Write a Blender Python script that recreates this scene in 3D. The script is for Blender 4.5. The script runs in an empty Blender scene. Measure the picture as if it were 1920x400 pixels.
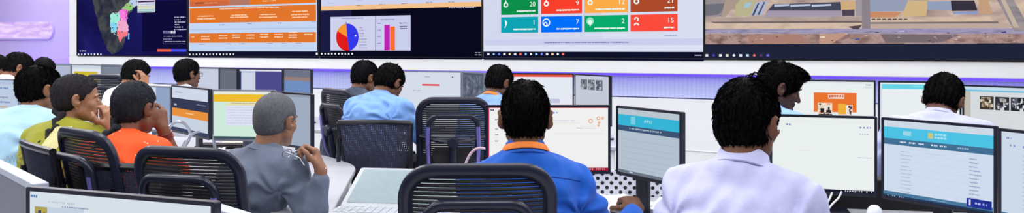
import bpy, math, random
import numpy as np
from mathutils import Vector, Matrix, Euler
from mathutils.bvhtree import BVHTree
R = math.radians
random.seed(7); RNG = np.random.RandomState(5)
SC = bpy.context.scene
COL = SC.collection
F_PX, H_CAM, V_HOR, U_MID = 1300.0, 1.45, 92.0, 960.0

def at(u, v, d):                      # pixel of the photograph at depth d -> a point in the room
    return Vector(((u-U_MID)/F_PX*d, d, H_CAM-(v-V_HOR)/F_PX*d))
T_W, D_W = 0.43, 7.5                  # the video wall is the plane  y = D_W - T_W x
def wd(u, d0=D_W):
    return d0/(1+T_W*(u-U_MID)/F_PX)
def wall_at(u, v, d0=D_W):
    return at(u, v, wd(u, d0))

# ------------------------------------------------------------------ materials
def lin(c):
    return tuple((x/12.92 if x <= .04045 else ((x+.055)/1.055)**2.4) for x in (k/255 for k in c))
MATS = {}
def mat(name, rgb, rough=.5, metal=0., spec=.5, noise=.08, nscale=40, bump=0., bscale=200, emit=None, estr=1., sheen=0., coat=0.):
    if name in MATS: return MATS[name]
    m = bpy.data.materials.new(name); m.use_nodes = True
    nt = m.node_tree; b = nt.nodes['Principled BSDF']
    col = lin(rgb)
    b.inputs['Roughness'].default_value = rough
    b.inputs['Metallic'].default_value = metal
    b.inputs['Specular IOR Level'].default_value = spec
    if sheen: b.inputs['Sheen Weight'].default_value = sheen
    if coat: b.inputs['Coat Weight'].default_value = coat
    tc = nt.nodes.new('ShaderNodeTexCoord')
    n = nt.nodes.new('ShaderNodeTexNoise'); n.inputs['Scale'].default_value = nscale; n.inputs['Detail'].default_value = 3
    nt.links.new(tc.outputs['Object'], n.inputs['Vector'])
    r = nt.nodes.new('ShaderNodeValToRGB')
    r.color_ramp.elements[0].position = .3; r.color_ramp.elements[1].position = .7
    r.color_ramp.elements[0].color = (*[c*(1-noise) for c in col], 1)
    r.color_ramp.elements[1].color = (*[min(1, c*(1+noise)) for c in col], 1)
    nt.links.new(n.outputs['Fac'], r.inputs['Fac']); nt.links.new(r.outputs['Color'], b.inputs['Base Color'])
    if bump:
        n2 = nt.nodes.new('ShaderNodeTexNoise'); n2.inputs['Scale'].default_value = bscale; n2.inputs['Detail'].default_value = 4
        nt.links.new(tc.outputs['Object'], n2.inputs['Vector'])
        bp = nt.nodes.new('ShaderNodeBump'); bp.inputs['Strength'].default_value = bump; bp.inputs['Distance'].default_value = .01
        nt.links.new(n2.outputs['Fac'], bp.inputs['Height']); nt.links.new(bp.outputs['Normal'], b.inputs['Normal'])
    if emit:
        b.inputs['Emission Color'].default_value = (*lin(emit), 1); b.inputs['Emission Strength'].default_value = estr
    MATS[name] = m
    return m
def glow(rgb, k=1.0):
    name = 'screen_glow_%d_%d_%d_%d' % (*rgb, int(k*100))
    if name in MATS: return MATS[name]
    m = bpy.data.materials.new(name); m.use_nodes = True
    nt = m.node_tree; nt.nodes.clear()
    e = nt.nodes.new('ShaderNodeEmission'); o = nt.nodes.new('ShaderNodeOutputMaterial')
    e.inputs['Color'].default_value = (*lin(rgb), 1); e.inputs['Strength'].default_value = k
    nt.links.new(e.outputs[0], o.inputs[0])
    MATS[name] = m
    return m
def glow_noise(name, stops, scale, stretch=(1, 1, 1), detail=6, dist=.5):
    if name in MATS: return MATS[name]
    m = bpy.data.materials.new(name); m.use_nodes = True
    nt = m.node_tree; nt.nodes.clear()
    e = nt.nodes.new('ShaderNodeEmission'); o = nt.nodes.new('ShaderNodeOutputMaterial')
    tc = nt.nodes.new('ShaderNodeTexCoord'); mp = nt.nodes.new('ShaderNodeMapping'); mp.inputs['Scale'].default_value = stretch
    n = nt.nodes.new('ShaderNodeTexNoise'); n.inputs['Scale'].default_value = scale; n.inputs['Detail'].default_value = detail; n.inputs['Distortion'].default_value = dist
    r = nt.nodes.new('ShaderNodeValToRGB')
    el = r.color_ramp.elements
    while len(el) < len(stops): el.new(.5)
    for q, (p, c) in zip(el, stops): q.position = p; q.color = (*lin(c), 1)
    nt.links.new(tc.outputs['Object'], mp.inputs[0]); nt.links.new(mp.outputs[0], n.inputs['Vector'])
    nt.links.new(n.outputs['Fac'], r.inputs[0]); nt.links.new(r.outputs[0], e.inputs[0]); nt.links.new(e.outputs[0], o.inputs[0])
    MATS[name] = m
    return m
def pattern(name, a, b, kind, scale, rough=.7, axis='X', lo=.45, hi=.55, spec=.4, bump=0., turn=0.):
    """wave stripes / dots / fine grid in the object's own coordinates"""
    if name in MATS: return MATS[name]
    m = mat(name, a, rough, spec=spec); nt = m.node_tree; bs = nt.nodes['Principled BSDF']
    tc = nt.nodes.new('ShaderNodeTexCoord')
    if kind == 'wave':
        t = nt.nodes.new('ShaderNodeTexWave'); t.bands_direction = axis; t.inputs['Scale'].default_value = scale; t.inputs['Distortion'].default_value = .6; t.inputs['Detail'].default_value = 1; t.inputs['Detail Scale'].default_value = .3
        out = t.outputs['Fac']
    else:
        t = nt.nodes.new('ShaderNodeTexVoronoi'); t.inputs['Scale'].default_value = scale; t.inputs['Randomness'].default_value = 0. if kind == 'grid' else 1.
        out = t.outputs['Distance']
    mp = nt.nodes.new('ShaderNodeMapping'); mp.inputs['Rotation'].default_value = (0, R(turn), 0); mp.inputs['Scale'].default_value = (1, 0, 1) if turn else (1, 1, 1)
    nt.links.new(tc.outputs['Object'], mp.inputs[0]); nt.links.new(mp.outputs[0], t.inputs['Vector'])
    r = nt.nodes.new('ShaderNodeValToRGB')
    r.color_ramp.elements[0].position = lo; r.color_ramp.elements[1].position = hi
    r.color_ramp.elements[0].color = (*lin(a), 1); r.color_ramp.elements[1].color = (*lin(b), 1)
    nt.links.new(out, r.inputs[0]); nt.links.new(r.outputs[0], bs.inputs['Base Color'])
    if bump:
        bp = nt.nodes.new('ShaderNodeBump'); bp.inputs['Strength'].default_value = bump; bp.inputs['Distance'].default_value = .004
        nt.links.new(out, bp.inputs['Height']); nt.links.new(bp.outputs['Normal'], bs.inputs['Normal'])
    return m

# ------------------------------------------------------------------ mesh collector
class MB:
    def __init__(s): s.v = []; s.f = []; s.m = []; s.T = Matrix.Identity(4)
    def _add(s, vs, fs, mi=0):
        o = len(s.v)
        s.v += [tuple(s.T @ Vector(p)) for p in vs]
        s.f += [tuple(o+i for i in f) for f in fs]; s.m += [mi]*len(fs)
    def box(s, lo, hi, mi=0):
        x0, y0, z0 = lo; x1, y1, z1 = hi
        s._add([(x0,y0,z0),(x1,y0,z0),(x1,y1,z0),(x0,y1,z0),(x0,y0,z1),(x1,y0,z1),(x1,y1,z1),(x0,y1,z1)],
               [(0,3,2,1),(4,5,6,7),(0,1,5,4),(1,2,6,5),(2,3,7,6),(3,0,4,7)], mi)
    def prism(s, pts, d0, d1, plane='xy', mi=0):       # outline extruded along the third axis
        n = len(pts)
        def P(p, d): return {'xy': (p[0], p[1], d), 'xz': (p[0], d, p[1]), 'yz': (d, p[0], p[1])}[plane]
        vs = [P(p, d0) for p in pts] + [P(p, d1) for p in pts]
        fs = [tuple(range(n))[::-1], tuple(range(n, 2*n))] + [(i, (i+1) % n, n+(i+1) % n, n+i) for i in range(n)]
        s._add(vs, fs, mi)
    def ring(s, outer, inner, d0, d1, plane='xz', mi=0):   # frame between two outlines of equal point count
        n = len(outer)
        def P(p, d): return {'xy': (p[0], p[1], d), 'xz': (p[0], d, p[1])}[plane]
        vs = [P(p, d0) for p in outer]+[P(p, d0) for p in inner]+[P(p, d1) for p in outer]+[P(p, d1) for p in inner]
        fs = []
        for i in range(n):
            j = (i+1) % n
            fs += [(i, j, n+j, n+i), (2*n+i, 3*n+i, 3*n+j, 2*n+j), (i, 2*n+i, 2*n+j, j), (n+i, n+j, 3*n+j, 3*n+i)]
        s._add(vs, fs, mi)
    def tube(s, path, r, seg=10, closed=False, mi=0, flat=1.0, up=(0, 0, 1)):
        P = [Vector(p) for p in path]; n = len(P)
        rr = r if isinstance(r, (list, tuple)) else [r]*n
        vs = []; prev = None
        for i in range(n):
            a = P[(i-1) % n] if (closed or i > 0) else P[i]; b = P[(i+1) % n] if (closed or i < n-1) else P[i]
            t = (b-a).normalized()
            if prev is None:
                u = Vector(up)
                if abs(u.dot(t)) > .95: u = Vector((1, 0, 0))
                x = (u - t*u.dot(t)).normalized()
            else:
                x = (prev - t*prev.dot(t)).normalized()
            prev = x; y = t.cross(x)
            for k in range(seg):
                A = 2*math.pi*k/seg
                vs.append(P[i] + x*math.cos(A)*rr[i] + y*math.sin(A)*rr[i]*flat)
        fs = []
        for i in range(n if closed else n-1):
            j = (i+1) % n
            for k in range(seg):
                l = (k+1) % seg
                fs.append((i*seg+k, i*seg+l, j*seg+l, j*seg+k))
        if not closed: fs += [tuple(range(seg))[::-1], tuple((n-1)*seg+k for k in range(seg))]
        s._add(vs, fs, mi)
    def lathe(s, prof, seg=20, mi=0, c=(0, 0, 0)):
        vs = []; n = len(prof)
        for r, z in prof:
            for k in range(seg):
                A = 2*math.pi*k/seg; vs.append((c[0]+r*math.cos(A), c[1]+r*math.sin(A), c[2]+z))
        fs = [(i*seg+k, i*seg+(k+1) % seg, (i+1)*seg+(k+1) % seg, (i+1)*seg+k) for i in range(n-1) for k in range(seg)]
        fs += [tuple(range(seg))[::-1], tuple((n-1)*seg+k for k in range(seg))]
        s._add(vs, fs, mi)
    def ball(s, c, r, seg=14, mi=0):
        r = r if isinstance(r, (list, tuple)) else (r, r, r)
        vs = []; rows = seg//2
        for i in range(rows+1):
            a = math.pi*i/rows
            for k in range(seg):
                A = 2*math.pi*k/seg
                vs.append((c[0]+r[0]*math.sin(a)*math.cos(A), c[1]+r[1]*math.sin(a)*math.sin(A), c[2]-r[2]*math.cos(a)))
        fs = [(i*seg+k, i*seg+(k+1) % seg, (i+1)*seg+(k+1) % seg, (i+1)*seg+k) for i in range(rows) for k in range(seg)]
        s._add(vs, fs, mi)
    def quad(s, a, b, c, d, mi=0): s._add([a, b, c, d], [(0, 1, 2, 3)], mi)
    def build(s, name, mats, parent=None, smooth=False, bevel=0., seg=2, angle=40):
        me = bpy.data.meshes.new(name); me.from_pydata(s.v, [], s.f)
        mats = mats if isinstance(mats, (list, tuple)) else [mats]
        for m in mats: me.materials.append(m)
        if len(mats) > 1: me.polygons.foreach_set('material_index', s.m)
        o = bpy.data.objects.new(name, me); COL.objects.link(o)
        if parent is not None: o.parent = parent
        if smooth:
            me.polygons.foreach_set('use_smooth', [True]*len(s.f))
            me.set_sharp_from_angle(angle=R(angle))
        if bevel:
            bv = o.modifiers.new('bevel', 'BEVEL'); bv.width = bevel; bv.segments = seg; bv.limit_method = 'ANGLE'; bv.angle_limit = R(35)
        return o
def fast_mesh(name, V, Q, mats, parent=None, mi=None):
    me = bpy.data.meshes.new(name)
    me.vertices.add(len(V)); me.vertices.foreach_set('co', np.asarray(V, np.float32).ravel())
    n, k = Q.shape
    me.loops.add(n*k); me.loops.foreach_set('vertex_index', Q.astype(np.int32).ravel())
    me.polygons.add(n); me.polygons.foreach_set('loop_start', np.arange(0, n*k, k, dtype=np.int32))
    me.polygons.foreach_set('use_smooth', np.ones(n, bool))
    for m in mats: me.materials.append(m)
    if mi is not None: me.polygons.foreach_set('material_index', mi.astype(np.int32))
    me.update(calc_edges=True); me.validate()
    o = bpy.data.objects.new(name, me); COL.objects.link(o)
    if parent is not None: o.parent = parent
    return o
def rr(w, h, r, n=6, cx=0, cy=0, rs=None):     # rounded rectangle outline; rs = radii (bl, br, tr, tl)
    rs = rs or (r, r, r, r); out = []
    for k, (sx, sy, a0) in enumerate(((-1, -1, 180), (1, -1, 270), (1, 1, 0), (-1, 1, 90))):
        q = rs[k]; x = cx+sx*(w/2-q); y = cy+sy*(h/2-q)
        for i in range(n+1):
            A = R(a0+90*i/n); out.append((x+q*math.cos(A), y+q*math.sin(A)))
    return out
def tag(o, label, cat, group=None):
    o['label'] = label; o['category'] = cat
    if group: o['group'] = group
    return o
def empty(name, loc, rz=0):
    o = bpy.data.objects.new(name, None); COL.objects.link(o)
    o.location = loc; o.rotation_euler = (0, 0, rz); o.empty_display_size = .1
    return o
def struct(o):
    o['kind'] = 'structure'; return o
def copy_tree(o, parent=None):
    c = o.copy(); COL.objects.link(c)
    if parent is not None: c.parent = parent
    for ch in list(o.children): copy_tree(ch, c)
    return c
# ------------------------------------------------------------------ people: smooth distance fields meshed by surface nets
def V3(*a): return np.array(a, float)
def unit(v):
    v = np.asarray(v, float); return v/max(1e-9, np.linalg.norm(v))
def smin(a, b, k):
    if k <= 0: return np.minimum(a, b)
    h = np.clip(.5+.5*(b-a)/k, 0, 1)
    return b*(1-h)+a*h-k*h*(1-h)
def wob(X, Y, Z, f, seed, n=5):
    r = np.random.RandomState(seed); o = 0
    for i in range(n):
        d = unit(r.randn(3))*f*(.6+.9*r.rand()); o = o+np.sin(d[0]*X+d[1]*Y+d[2]*Z+r.rand()*6.28)
    return o/n
class Field:
    def __init__(s, lo, hi, h):
        s.lo = np.array(lo, float); s.h = h
        s.n = (np.ceil((np.array(hi)-s.lo)/h)).astype(int)+1
        s.ax = [(s.lo[i]+h*np.arange(s.n[i])).astype(np.float32) for i in range(3)]
        s.F = np.full(s.n, 1., np.float32)
    def sl(s, lo, hi):
        a = np.clip(((np.array(lo)-s.lo)/s.h).astype(int)-1, 0, s.n); b = np.clip(((np.array(hi)-s.lo)/s.h).astype(int)+2, 0, s.n)
        S = tuple(slice(a[i], b[i]) for i in range(3))
        X = s.ax[0][S[0]][:, None, None]; Y = s.ax[1][S[1]][None, :, None]; Z = s.ax[2][S[2]][None, None, :]
        return S, X, Y, Z
    def put(s, S, d, k, op):
        if op == 'u': s.F[S] = smin(s.F[S], d, k)
        else: s.F[S] = -smin(-s.F[S], d, k)
    def cap(s, a, b, ra, rb=None, k=0., op='u'):
        a = np.asarray(a, float); b = np.asarray(b, float); rb = ra if rb is None else rb
        m = max(ra, rb)+k+2.5*s.h
        S, X, Y, Z = s.sl(np.minimum(a, b)-m, np.maximum(a, b)+m)
        ab = b-a; L = max(1e-9, ab@ab)
        t = np.clip(((X-a[0])*ab[0]+(Y-a[1])*ab[1]+(Z-a[2])*ab[2])/L, 0, 1)
        d = np.sqrt((X-a[0]-t*ab[0])**2+(Y-a[1]-t*ab[1])**2+(Z-a[2]-t*ab[2])**2)-(ra+(rb-ra)*t)
        s.put(S, d, k, op)
    def ecap(s, a, b, ra, rb, ux, k=0.):       # tapered limb with an elliptical section; ux = wide axis
        a = np.asarray(a, float); b = np.asarray(b, float)
        m = max(*ra, *rb)+k+2.5*s.h
        S, X, Y, Z = s.sl(np.minimum(a, b)-m, np.maximum(a, b)+m)
        ab = b-a; L = max(1e-9, ab@ab)
        t = np.clip(((X-a[0])*ab[0]+(Y-a[1])*ab[1]+(Z-a[2])*ab[2])/L, 0, 1)
        px, py, pz = X-a[0]-t*ab[0], Y-a[1]-t*ab[1], Z-a[2]-t*ab[2]
        lx = px*ux[0]+py*ux[1]+pz*ux[2]
        rest = np.maximum(px*px+py*py+pz*pz-lx*lx, 0)
        rx = ra[0]+(rb[0]-ra[0])*t; ry = ra[1]+(rb[1]-ra[1])*t
        d = (np.sqrt((lx/rx)**2+rest/(ry*ry))-1)*np.minimum(rx, ry)
        s.put(S, d, k, 'u')
    def ell(s, c, r, M=None, k=0., op='u'):
        c = np.asarray(c, float); r = np.asarray(r, float); m = r.max()+k+2.5*s.h
        S, X, Y, Z = s.sl(c-m, c+m)
        x, y, z = X-c[0], Y-c[1], Z-c[2]
        if M is not None:
            x, y, z = (x*M[0, 0]+y*M[1, 0]+z*M[2, 0], x*M[0, 1]+y*M[1, 1]+z*M[2, 1], x*M[0, 2]+y*M[1, 2]+z*M[2, 2])
        k0 = np.sqrt((x/r[0])**2+(y/r[1])**2+(z/r[2])**2); k1 = np.sqrt((x/r[0]**2)**2+(y/r[1]**2)**2+(z/r[2]**2)**2)+1e-6
        s.put(S, k0*(k0-1)/k1, k, op)
    def cut(s, n, p, k=0.):                     # keep the side where n.(x-p) < 0
        n = unit(n); X, Y, Z = s.ax[0][:, None, None], s.ax[1][None, :, None], s.ax[2][None, None, :]
        s.F = -smin(-s.F, -((X-p[0])*n[0]+(Y-p[1])*n[1]+(Z-p[2])*n[2]), k)
    def ruffle(s, fn, band=.03):
        I = np.nonzero(np.abs(s.F) < band)
        s.F[I] += fn(s.ax[0][I[0]], s.ax[1][I[1]], s.ax[2][I[2]])
    def mesh(s):
        F, h = s.F, s.h
        for i in range(3):
            q = [slice(None)]*3
            for e in (0, -1): q[i] = e; F[tuple(q)] = np.maximum(F[tuple(q)], .01)
        S = F < 0; nx, ny, nz = F.shape
        cnt = np.zeros((nx-1, ny-1, nz-1), np.uint8)
        for i in (0, 1):
            for j in (0, 1):
                for k in (0, 1): cnt += S[i:nx-1+i, j:ny-1+j, k:nz-1+k]
        act = (cnt > 0) & (cnt < 8); idx = np.argwhere(act)
        vid = np.full(act.shape, -1, np.int32); vid[act] = np.arange(len(idx))
        acc = np.zeros((len(idx), 3)); c = np.zeros(len(idx))
        for ax in range(3):
            e = np.eye(3, dtype=int)[ax]; o1, o2 = [np.eye(3, dtype=int)[q] for q in range(3) if q != ax]
            for s1 in (0, 1):
                for s2 in (0, 1):
                    a = idx+o1*s1+o2*s2; b = a+e
                    fa = F[a[:, 0], a[:, 1], a[:, 2]]; fb = F[b[:, 0], b[:, 1], b[:, 2]]
                    x = (fa < 0) != (fb < 0); den = np.where(x, fa-fb, 1.)
                    t = np.where(x, fa/den, 0.)
                    p = (o1*s1+o2*s2)[None, :]+t[:, None]*e[None, :]
                    acc += np.where(x[:, None], p, 0); c += x
        V = s.lo+h*(idx+acc/np.maximum(c, 1)[:, None])
        Q = []
        for ax, (p, q) in enumerate(((1, 2), (2, 0), (0, 1))):
            e = np.eye(3, dtype=int)
            A = [slice(None)]*3; B = [slice(None)]*3; A[ax] = slice(0, -1); B[ax] = slice(1, None)
            x = S[tuple(A)] != S[tuple(B)]
            I = np.argwhere(x); ok = (I[:, p] > 0) & (I[:, q] > 0) & (I[:, p] < F.shape[p]-1) & (I[:, q] < F.shape[q]-1)
            I = I[ok]; ins = S[I[:, 0], I[:, 1], I[:, 2]]
            g = lambda dp, dq: vid[tuple((I-e[p]*dp-e[q]*dq).T)]
            quad = np.stack([g(1, 1), g(0, 1), g(0, 0), g(1, 0)], 1)
            quad[~ins] = quad[~ins][:, ::-1]
            Q.append(quad)
        Q = np.concatenate(Q); return V, Q[(Q >= 0).all(1)]
def rot(yaw=0, pitch=0, roll=0):                # columns right, forward, up; pitch > 0 nods forward, yaw > 0 turns left
    M = Euler((R(-pitch), R(roll), 0)).to_matrix(); M = Euler((0, 0, R(yaw))).to_matrix() @ M
    return np.array(M)
def ik(S, W, a, b, pole):
    S, W = np.asarray(S, float), np.asarray(W, float); d = W-S; L = np.linalg.norm(d)
    if L > (a+b)*.995: W = S+d/L*(a+b)*.995; d = W-S; L = np.linalg.norm(d)
    u = d/L; x = (a*a-b*b+L*L)/(2*L); y = math.sqrt(max(0, a*a-x*x))
    p = np.asarray(pole, float); p = unit(p-u*(p@u))
    return S+u*x+p*y, W
def hand(f, w, fd, dn, side, curl, scale=1., k0=.02, thumb_in=.4):
    """palm, four bent fingers and a thumb grown onto field f; fd along the fingers, dn out of the back of the hand"""
    fd = unit(fd); dn = unit(np.asarray(dn)-fd*(np.asarray(dn)@fd)); t = -side*np.cross(fd, dn); s = scale
    base = []
    for off, ln in ((.027, .088), (.009, .092), (-.009, .086), (-.026, .078)):
        b = w+fd*ln*s+t*off*s; base.append(b)
        f.cap(w+t*off*.55*s+fd*.012*s, b, .0145*s, .0115*s, k0)
    f.cap(w+t*.02*s+fd*.03*s-dn*.006*s, w+t*.03*s+fd*.05*s-dn*.008*s, .016*s, .013*s, .012)
    for i, (b, segs, r) in enumerate(zip(base, ((.042, .026, .021), (.046, .03, .022), (.042, .028, .021), (.033, .021, .019)), (.0092, .0094, .009, .008))):
        p = b; c = curl[i] if isinstance(curl, (list, tuple)) else curl; ang = 0
        for j, L in enumerate(segs):
            ang += c*(.75, 1.1, .7)[j]
            d = fd*math.cos(ang)-dn*math.sin(ang)+t*(.05-.035*i)
            q = p+unit(d)*L*s; f.cap(p, q, r*s*(1-.08*j), r*s*(.94-.1*j), .004 if j else .008); p = q
    p = w+fd*.022*s+t*.026*s-dn*.006*s
    for j, (L, r) in enumerate(((.046, .0125), (.034, .0108), (.027, .0098))):
        d = fd*(.72+.1*j)+t*(.75-thumb_in*j)-dn*(.25+.12*j)
        q = p+unit(d)*L*s; f.cap(p, q, r*s, r*s*.9, .01 if j == 0 else .004); p = q

SKIN = {}
def skin(rgb):
    return mat('skin_%d_%d_%d' % rgb, rgb, .52, spec=.35, noise=.1, nscale=60, bump=.12, bscale=320)
def darker(rgb, k): return tuple(int(c*k) for c in rgb)

def person(label, u, v, d, yaw=0, lean=15, side=0, twist=0, head=(0, 10, 0), tone=(120, 78, 52), hairc=(16, 14, 15), hair='short', fringe=0,
           shirt=(40, 100, 200), shirt_mat=None, sleeve='long', arms=None, res=.006, build=1., female=False, collar=None, collar_parts=True, pants=(22, 23, 30),
           lanyard=None, spikes=1500, seat=.46, fold=.0052, yoke=False, hscale=1., curl=(.5, .5, .55, .6), hairlift=.014, legs=True, name='person', hem_up=0., nape=-.036, collar_up=0., drop=.058):
    target = np.array(at(u, v, d)); w = build
    Ry = rot(yaw)
    # spine in the person's own frame: +y forward, +x right
    def dirn(a): return V3(math.sin(R(side))*.8, math.sin(R(a)), math.cos(R(a)))
    pel = V3(0, 0, seat+.085)
    hy, hp, hr = head
    Mh = rot(hy, hp, hr)
    def spine(s):
        wa = pel+unit(dirn(lean*.45))*.17*s; ch = wa+unit(dirn(lean*.9))*.19*s
        c7 = ch+unit(dirn(lean*1.2))*.155*s
        nk = c7+unit(dirn(lean*1.0+12+hp*.25))*.058
        hc = nk+Mh @ V3(0, .018, .084)*hscale
        return wa, ch, c7, nk, hc
    lo, hi = .6, 1.6
    for _ in range(40):
        s = (lo+hi)/2
        if spine(s)[4][2] < target[2]: lo = s
        else: hi = s
    wa, ch, c7, nk, hc = spine(s)
    base = target-Ry @ hc; base[2] = 0
    if not .72 < s < 1.3: print('POSE', label, 'spine scale %.2f' % s)
    root_loc = Vector(base)
    toL = lambda P: Ry.T @ (np.array(P)-base)
    Mt = rot(twist, lean); X = Mt[:, 0]; Fw = Mt[:, 1]; Up = Mt[:, 2]
    sw = (.158 if female else .178)*w
    shR = c7-Up*drop+X*sw+Fw*.01; shL = c7-Up*drop-X*sw+Fw*.01
    A = {}
    arms = arms or {}
    for nm, S, sg in (('R', shR, 1), ('L', shL, -1)):
        a = arms.get(nm, {})
        W = toL(a['px']) if 'px' in a else np.asarray(a.get('w', (sg*.16, .42, seat+.33)), float)
        pole = np.asarray(a.get('pole', (sg*.7, -.35, -1)), float)
        el, W = ik(S, W, .285, .25, pole)
        if 'fdw' in a: a['fd'] = Ry.T @ np.asarray(a['fdw'], float); a['dn'] = Ry.T @ np.asarray(a['dnw'], float)
        fd = unit(a['fd']) if 'fd' in a else unit(unit(W-el)*.8+V3(0, .3, -.15))
        A[nm] = (S, el, W, fd, a.get('dn', (0, -.2, 1)), a.get('curl', curl), sg)
    pts = np.array([pel, wa, ch, c7, hc, shR, shL]+[q for k in A.values() for q in (k[1], k[2], k[2]+k[3]*.2)])
    f = Field(pts.min(0)-.17, pts.max(0)+.17, res)
    # --- body under the clothes
    f.ecap(pel, wa, (.15*w, .10*w), (.13*w, .09*w), X)
    f.ecap(wa, ch, (.13*w, .09*w), (.145*w, .10*w), X, .03)
    f.ecap(ch, c7-Up*.05, (.145*w, .095*w), (.125*w, .06*w), X, .04)
    f.cap(shL, shR, .045*w, None, .04)
    f.cap(c7-Up*.02-Fw*.005, nk+Mh @ V3(0, -.012, .03), (.05 if female else .058), (.047 if female else .054), .02)
    for S, el, W, fd, dn, cu, sg in A.values():
        f.cap(S, el, .045*w, .037*w, .03); f.cap(el, el+(W-el)*.35, .037*w, .039*w, .015); f.cap(el+(W-el)*.35, W, .039*w, .0255, .015)
        hand(f, W, fd, dn, sg, cu, .92 if female else 1.)
    H = lambda *p: hc+Mh @ (V3(*p)*hscale)
    q = hscale
    f.ell(H(0, -.012, .030), (.074*q, .094*q, .084*q), Mh, .01)
    f.ell(H(0, .030, -.028), (.060*q, .062*q, .080*q), Mh, .02)
    f.cap(H(.046, .012, -.058), H(.012, .074, -.094), .022*q, .018*q, .02); f.cap(H(-.046, .012, -.058), H(-.012, .074, -.094), .022*q, .018*q, .02)
    f.cap(H(0, .088, .004), H(0, .108, -.034), .0075*q, .0115*q, .009)
    f.ell(H(.011, .096, -.037), (.008*q, .010*q, .007*q), Mh, .005); f.ell(H(-.011, .096, -.037), (.008*q, .010*q, .007*q), Mh, .005)
    for sx in (1, -1):
        f.ell(H(sx*.032, .092, .002), (.017*q, .012*q, .011*q), Mh, .012, 's')
        f.cap(H(sx*.014, .088, .021), H(sx*.046, .074, .022), .0075*q, .006*q, .01)
        f.ell(H(sx*.036, .062, -.022), (.022*q, .02*q, .018*q), Mh, .02)
        f.ell(H(sx*.031, .079, .002), (.0155*q, .0125*q, .0105*q), Mh, .003)
        Me = Mh @ rot(sx*-34, 0, sx*6)
        f.ell(H(sx*.086, -.010, -.004), (.009*q, .022*q, .034*q), Me, .006)
        f.ell(H(sx*.094, -.002, .002), (.006*q, .011*q, .018*q), Me, .004, 's')
        f.ell(H(sx*.079, .000, -.030), (.007*q, .010*q, .010*q), Me, .005)
    f.cap(H(.020, .090, -.0565), H(-.020, .090, -.0565), .006*q, None, .006)
    f.cap(H(.017, .089, -.0685), H(-.017, .089, -.0685), .007*q, None, .006)
    Vb, Qb = f.mesh()
    cen = (Vb[Qb].mean(1)-hc) @ Mh/hscale
    lips = ((np.abs(cen[:, 0]) < .024) & (cen[:, 1] > .078) & (cen[:, 2] < -.049) & (cen[:, 2] > -.077)).astype(int)
    body = fast_mesh(name, Vb, Qb, [skin(tone), mat('lips_%d_%d_%d' % tone, (int(tone[0]*.95), int(tone[1]*.72), int(tone[2]*.75)), .4)], mi=lips)
    body.location = root_loc; body.rotation_euler = (0, 0, R(yaw))
    tag(body, label, 'person')
    def L(p): return tuple(p)
    # --- eyes and brows
    for sx in (1, -1):
        m = MB(); m.T = Matrix.Translation(Vector(hc)) @ Matrix(Mh.tolist()).to_4x4() @ Matrix.Scale(hscale, 4)
        m.ball((sx*.031, .0865, .002), (.0125, .0062, .0058), 12); m.ball((sx*.031, .0915, .002), (.0048, .0022, .0048), 10, 1)
        m.build('eye', [mat('eye_white', (215, 208, 200), .3), mat('iris', (30, 20, 16), .2)], body, True)
        m = MB(); m.T = Matrix.Translation(Vector(hc)) @ Matrix(Mh.tolist()).to_4x4() @ Matrix.Scale(hscale, 4)
        m.tube([(sx*.012, .0975, .024), (sx*.03, .0935, .029), (sx*.05, .0790, .024)], [.0035, .004, .002], 6, flat=.6); m.build('eyebrow', mat('brow_hair', (20, 17, 16), .7), body, True)
    # --- hair, built in the head's own frame
    hr_ = min(res, .005)
    g = Field((-.125, -.15, -.13), (.125, .145, .185), hr_)
    t = hairlift
    g.ell((0, -.014, .032), (.075+t*.5, .096+t, .086+t), None, 0)
    g.ell((0, -.046, -.022), (.058+t*.4, .054+t*.4, .060), None, .03)
    if fringe: g.ell((0, .055, .098), (.06, .05, .03), None, .03); g.ell((0, .078, .088), (.05, .035*fringe, .022), None, .02)
    if hair == 'short':
        g.cut((0, .874, -.486), (0, .078+.02*bool(fringe), .066), .01); g.cut((0, .40, -1), (0, 0, nape), .008)
        for sx in (1, -1): g.ell((sx*.090, -.004, -.016), (.032, .032, .044), None, .006, 's')
    else:
        g.cut((0, .80, -.6), (0, .070, .070), .01); g.cut((0, .50, -1), (0, 0, -.050), .01)
        for sx in (1, -1): g.ell((sx*.090, .004, -.034), (.026, .024, .032), None, .006, 's')
    rs = random.randint(0, 9999)
    amp = .0016 if spikes else .0006
    def hn(x, y, z):
        az = np.arctan2(x, y+.045); rad = np.sqrt(x*x+(y+.045)**2+(z-.12)**2)
        return amp*(np.sin(az*17+wob(x, y, z, 45, rs)*2.4+rad*20)+.7*np.sin(az*31+wob(x, y, z, 70, rs+1)*2)+1.1*wob(x, y, z, 75, rs+2))
    g.ruffle(hn)
    Vh, Qh = g.mesh()
    if spikes:
        P = Vh[Qh]; nrm = np.cross(P[:, 2]-P[:, 0], P[:, 3]-P[:, 1]); nrm /= np.linalg.norm(nrm, axis=1)[:, None]+1e-9
        cen = P.mean(1); out = ((nrm*(cen-V3(0, -.015, .02))).sum(1) > .02)
        I = np.nonzero(out)[0]; I = RNG.choice(I, min(spikes*4, len(I)*6))
        c, nn = cen[I], nrm[I]; fl = c-V3(.01, -.05, .135); fl = fl-nn*(fl*nn).sum(1)[:, None]; fl /= np.linalg.norm(fl, axis=1)[:, None]+1e-9
        fl = fl+RNG.randn(len(I), 3)*.07; ln = (.012+.012*RNG.rand(len(I)))[:, None]*(1 if hair == 'short' else .7)
        sd = np.cross(nn, fl); sd /= np.linalg.norm(sd, axis=1)[:, None]+1e-9; wd_ = .00042
        lift = (.0+.10*RNG.rand(len(I))**2)[:, None]*(1 if hair == 'short' else .25)
        p0 = c-nn*.002; tip = c+fl*ln+nn*ln*lift; mid = c+fl*ln*.5+nn*ln*.12*(1 if hair == 'short' else .5)
        k = len(Vh); n = len(I)
        VV = np.concatenate([p0-sd*wd_, p0+sd*wd_, mid+nn*wd_*.5, tip]); a = np.arange(n)
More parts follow.
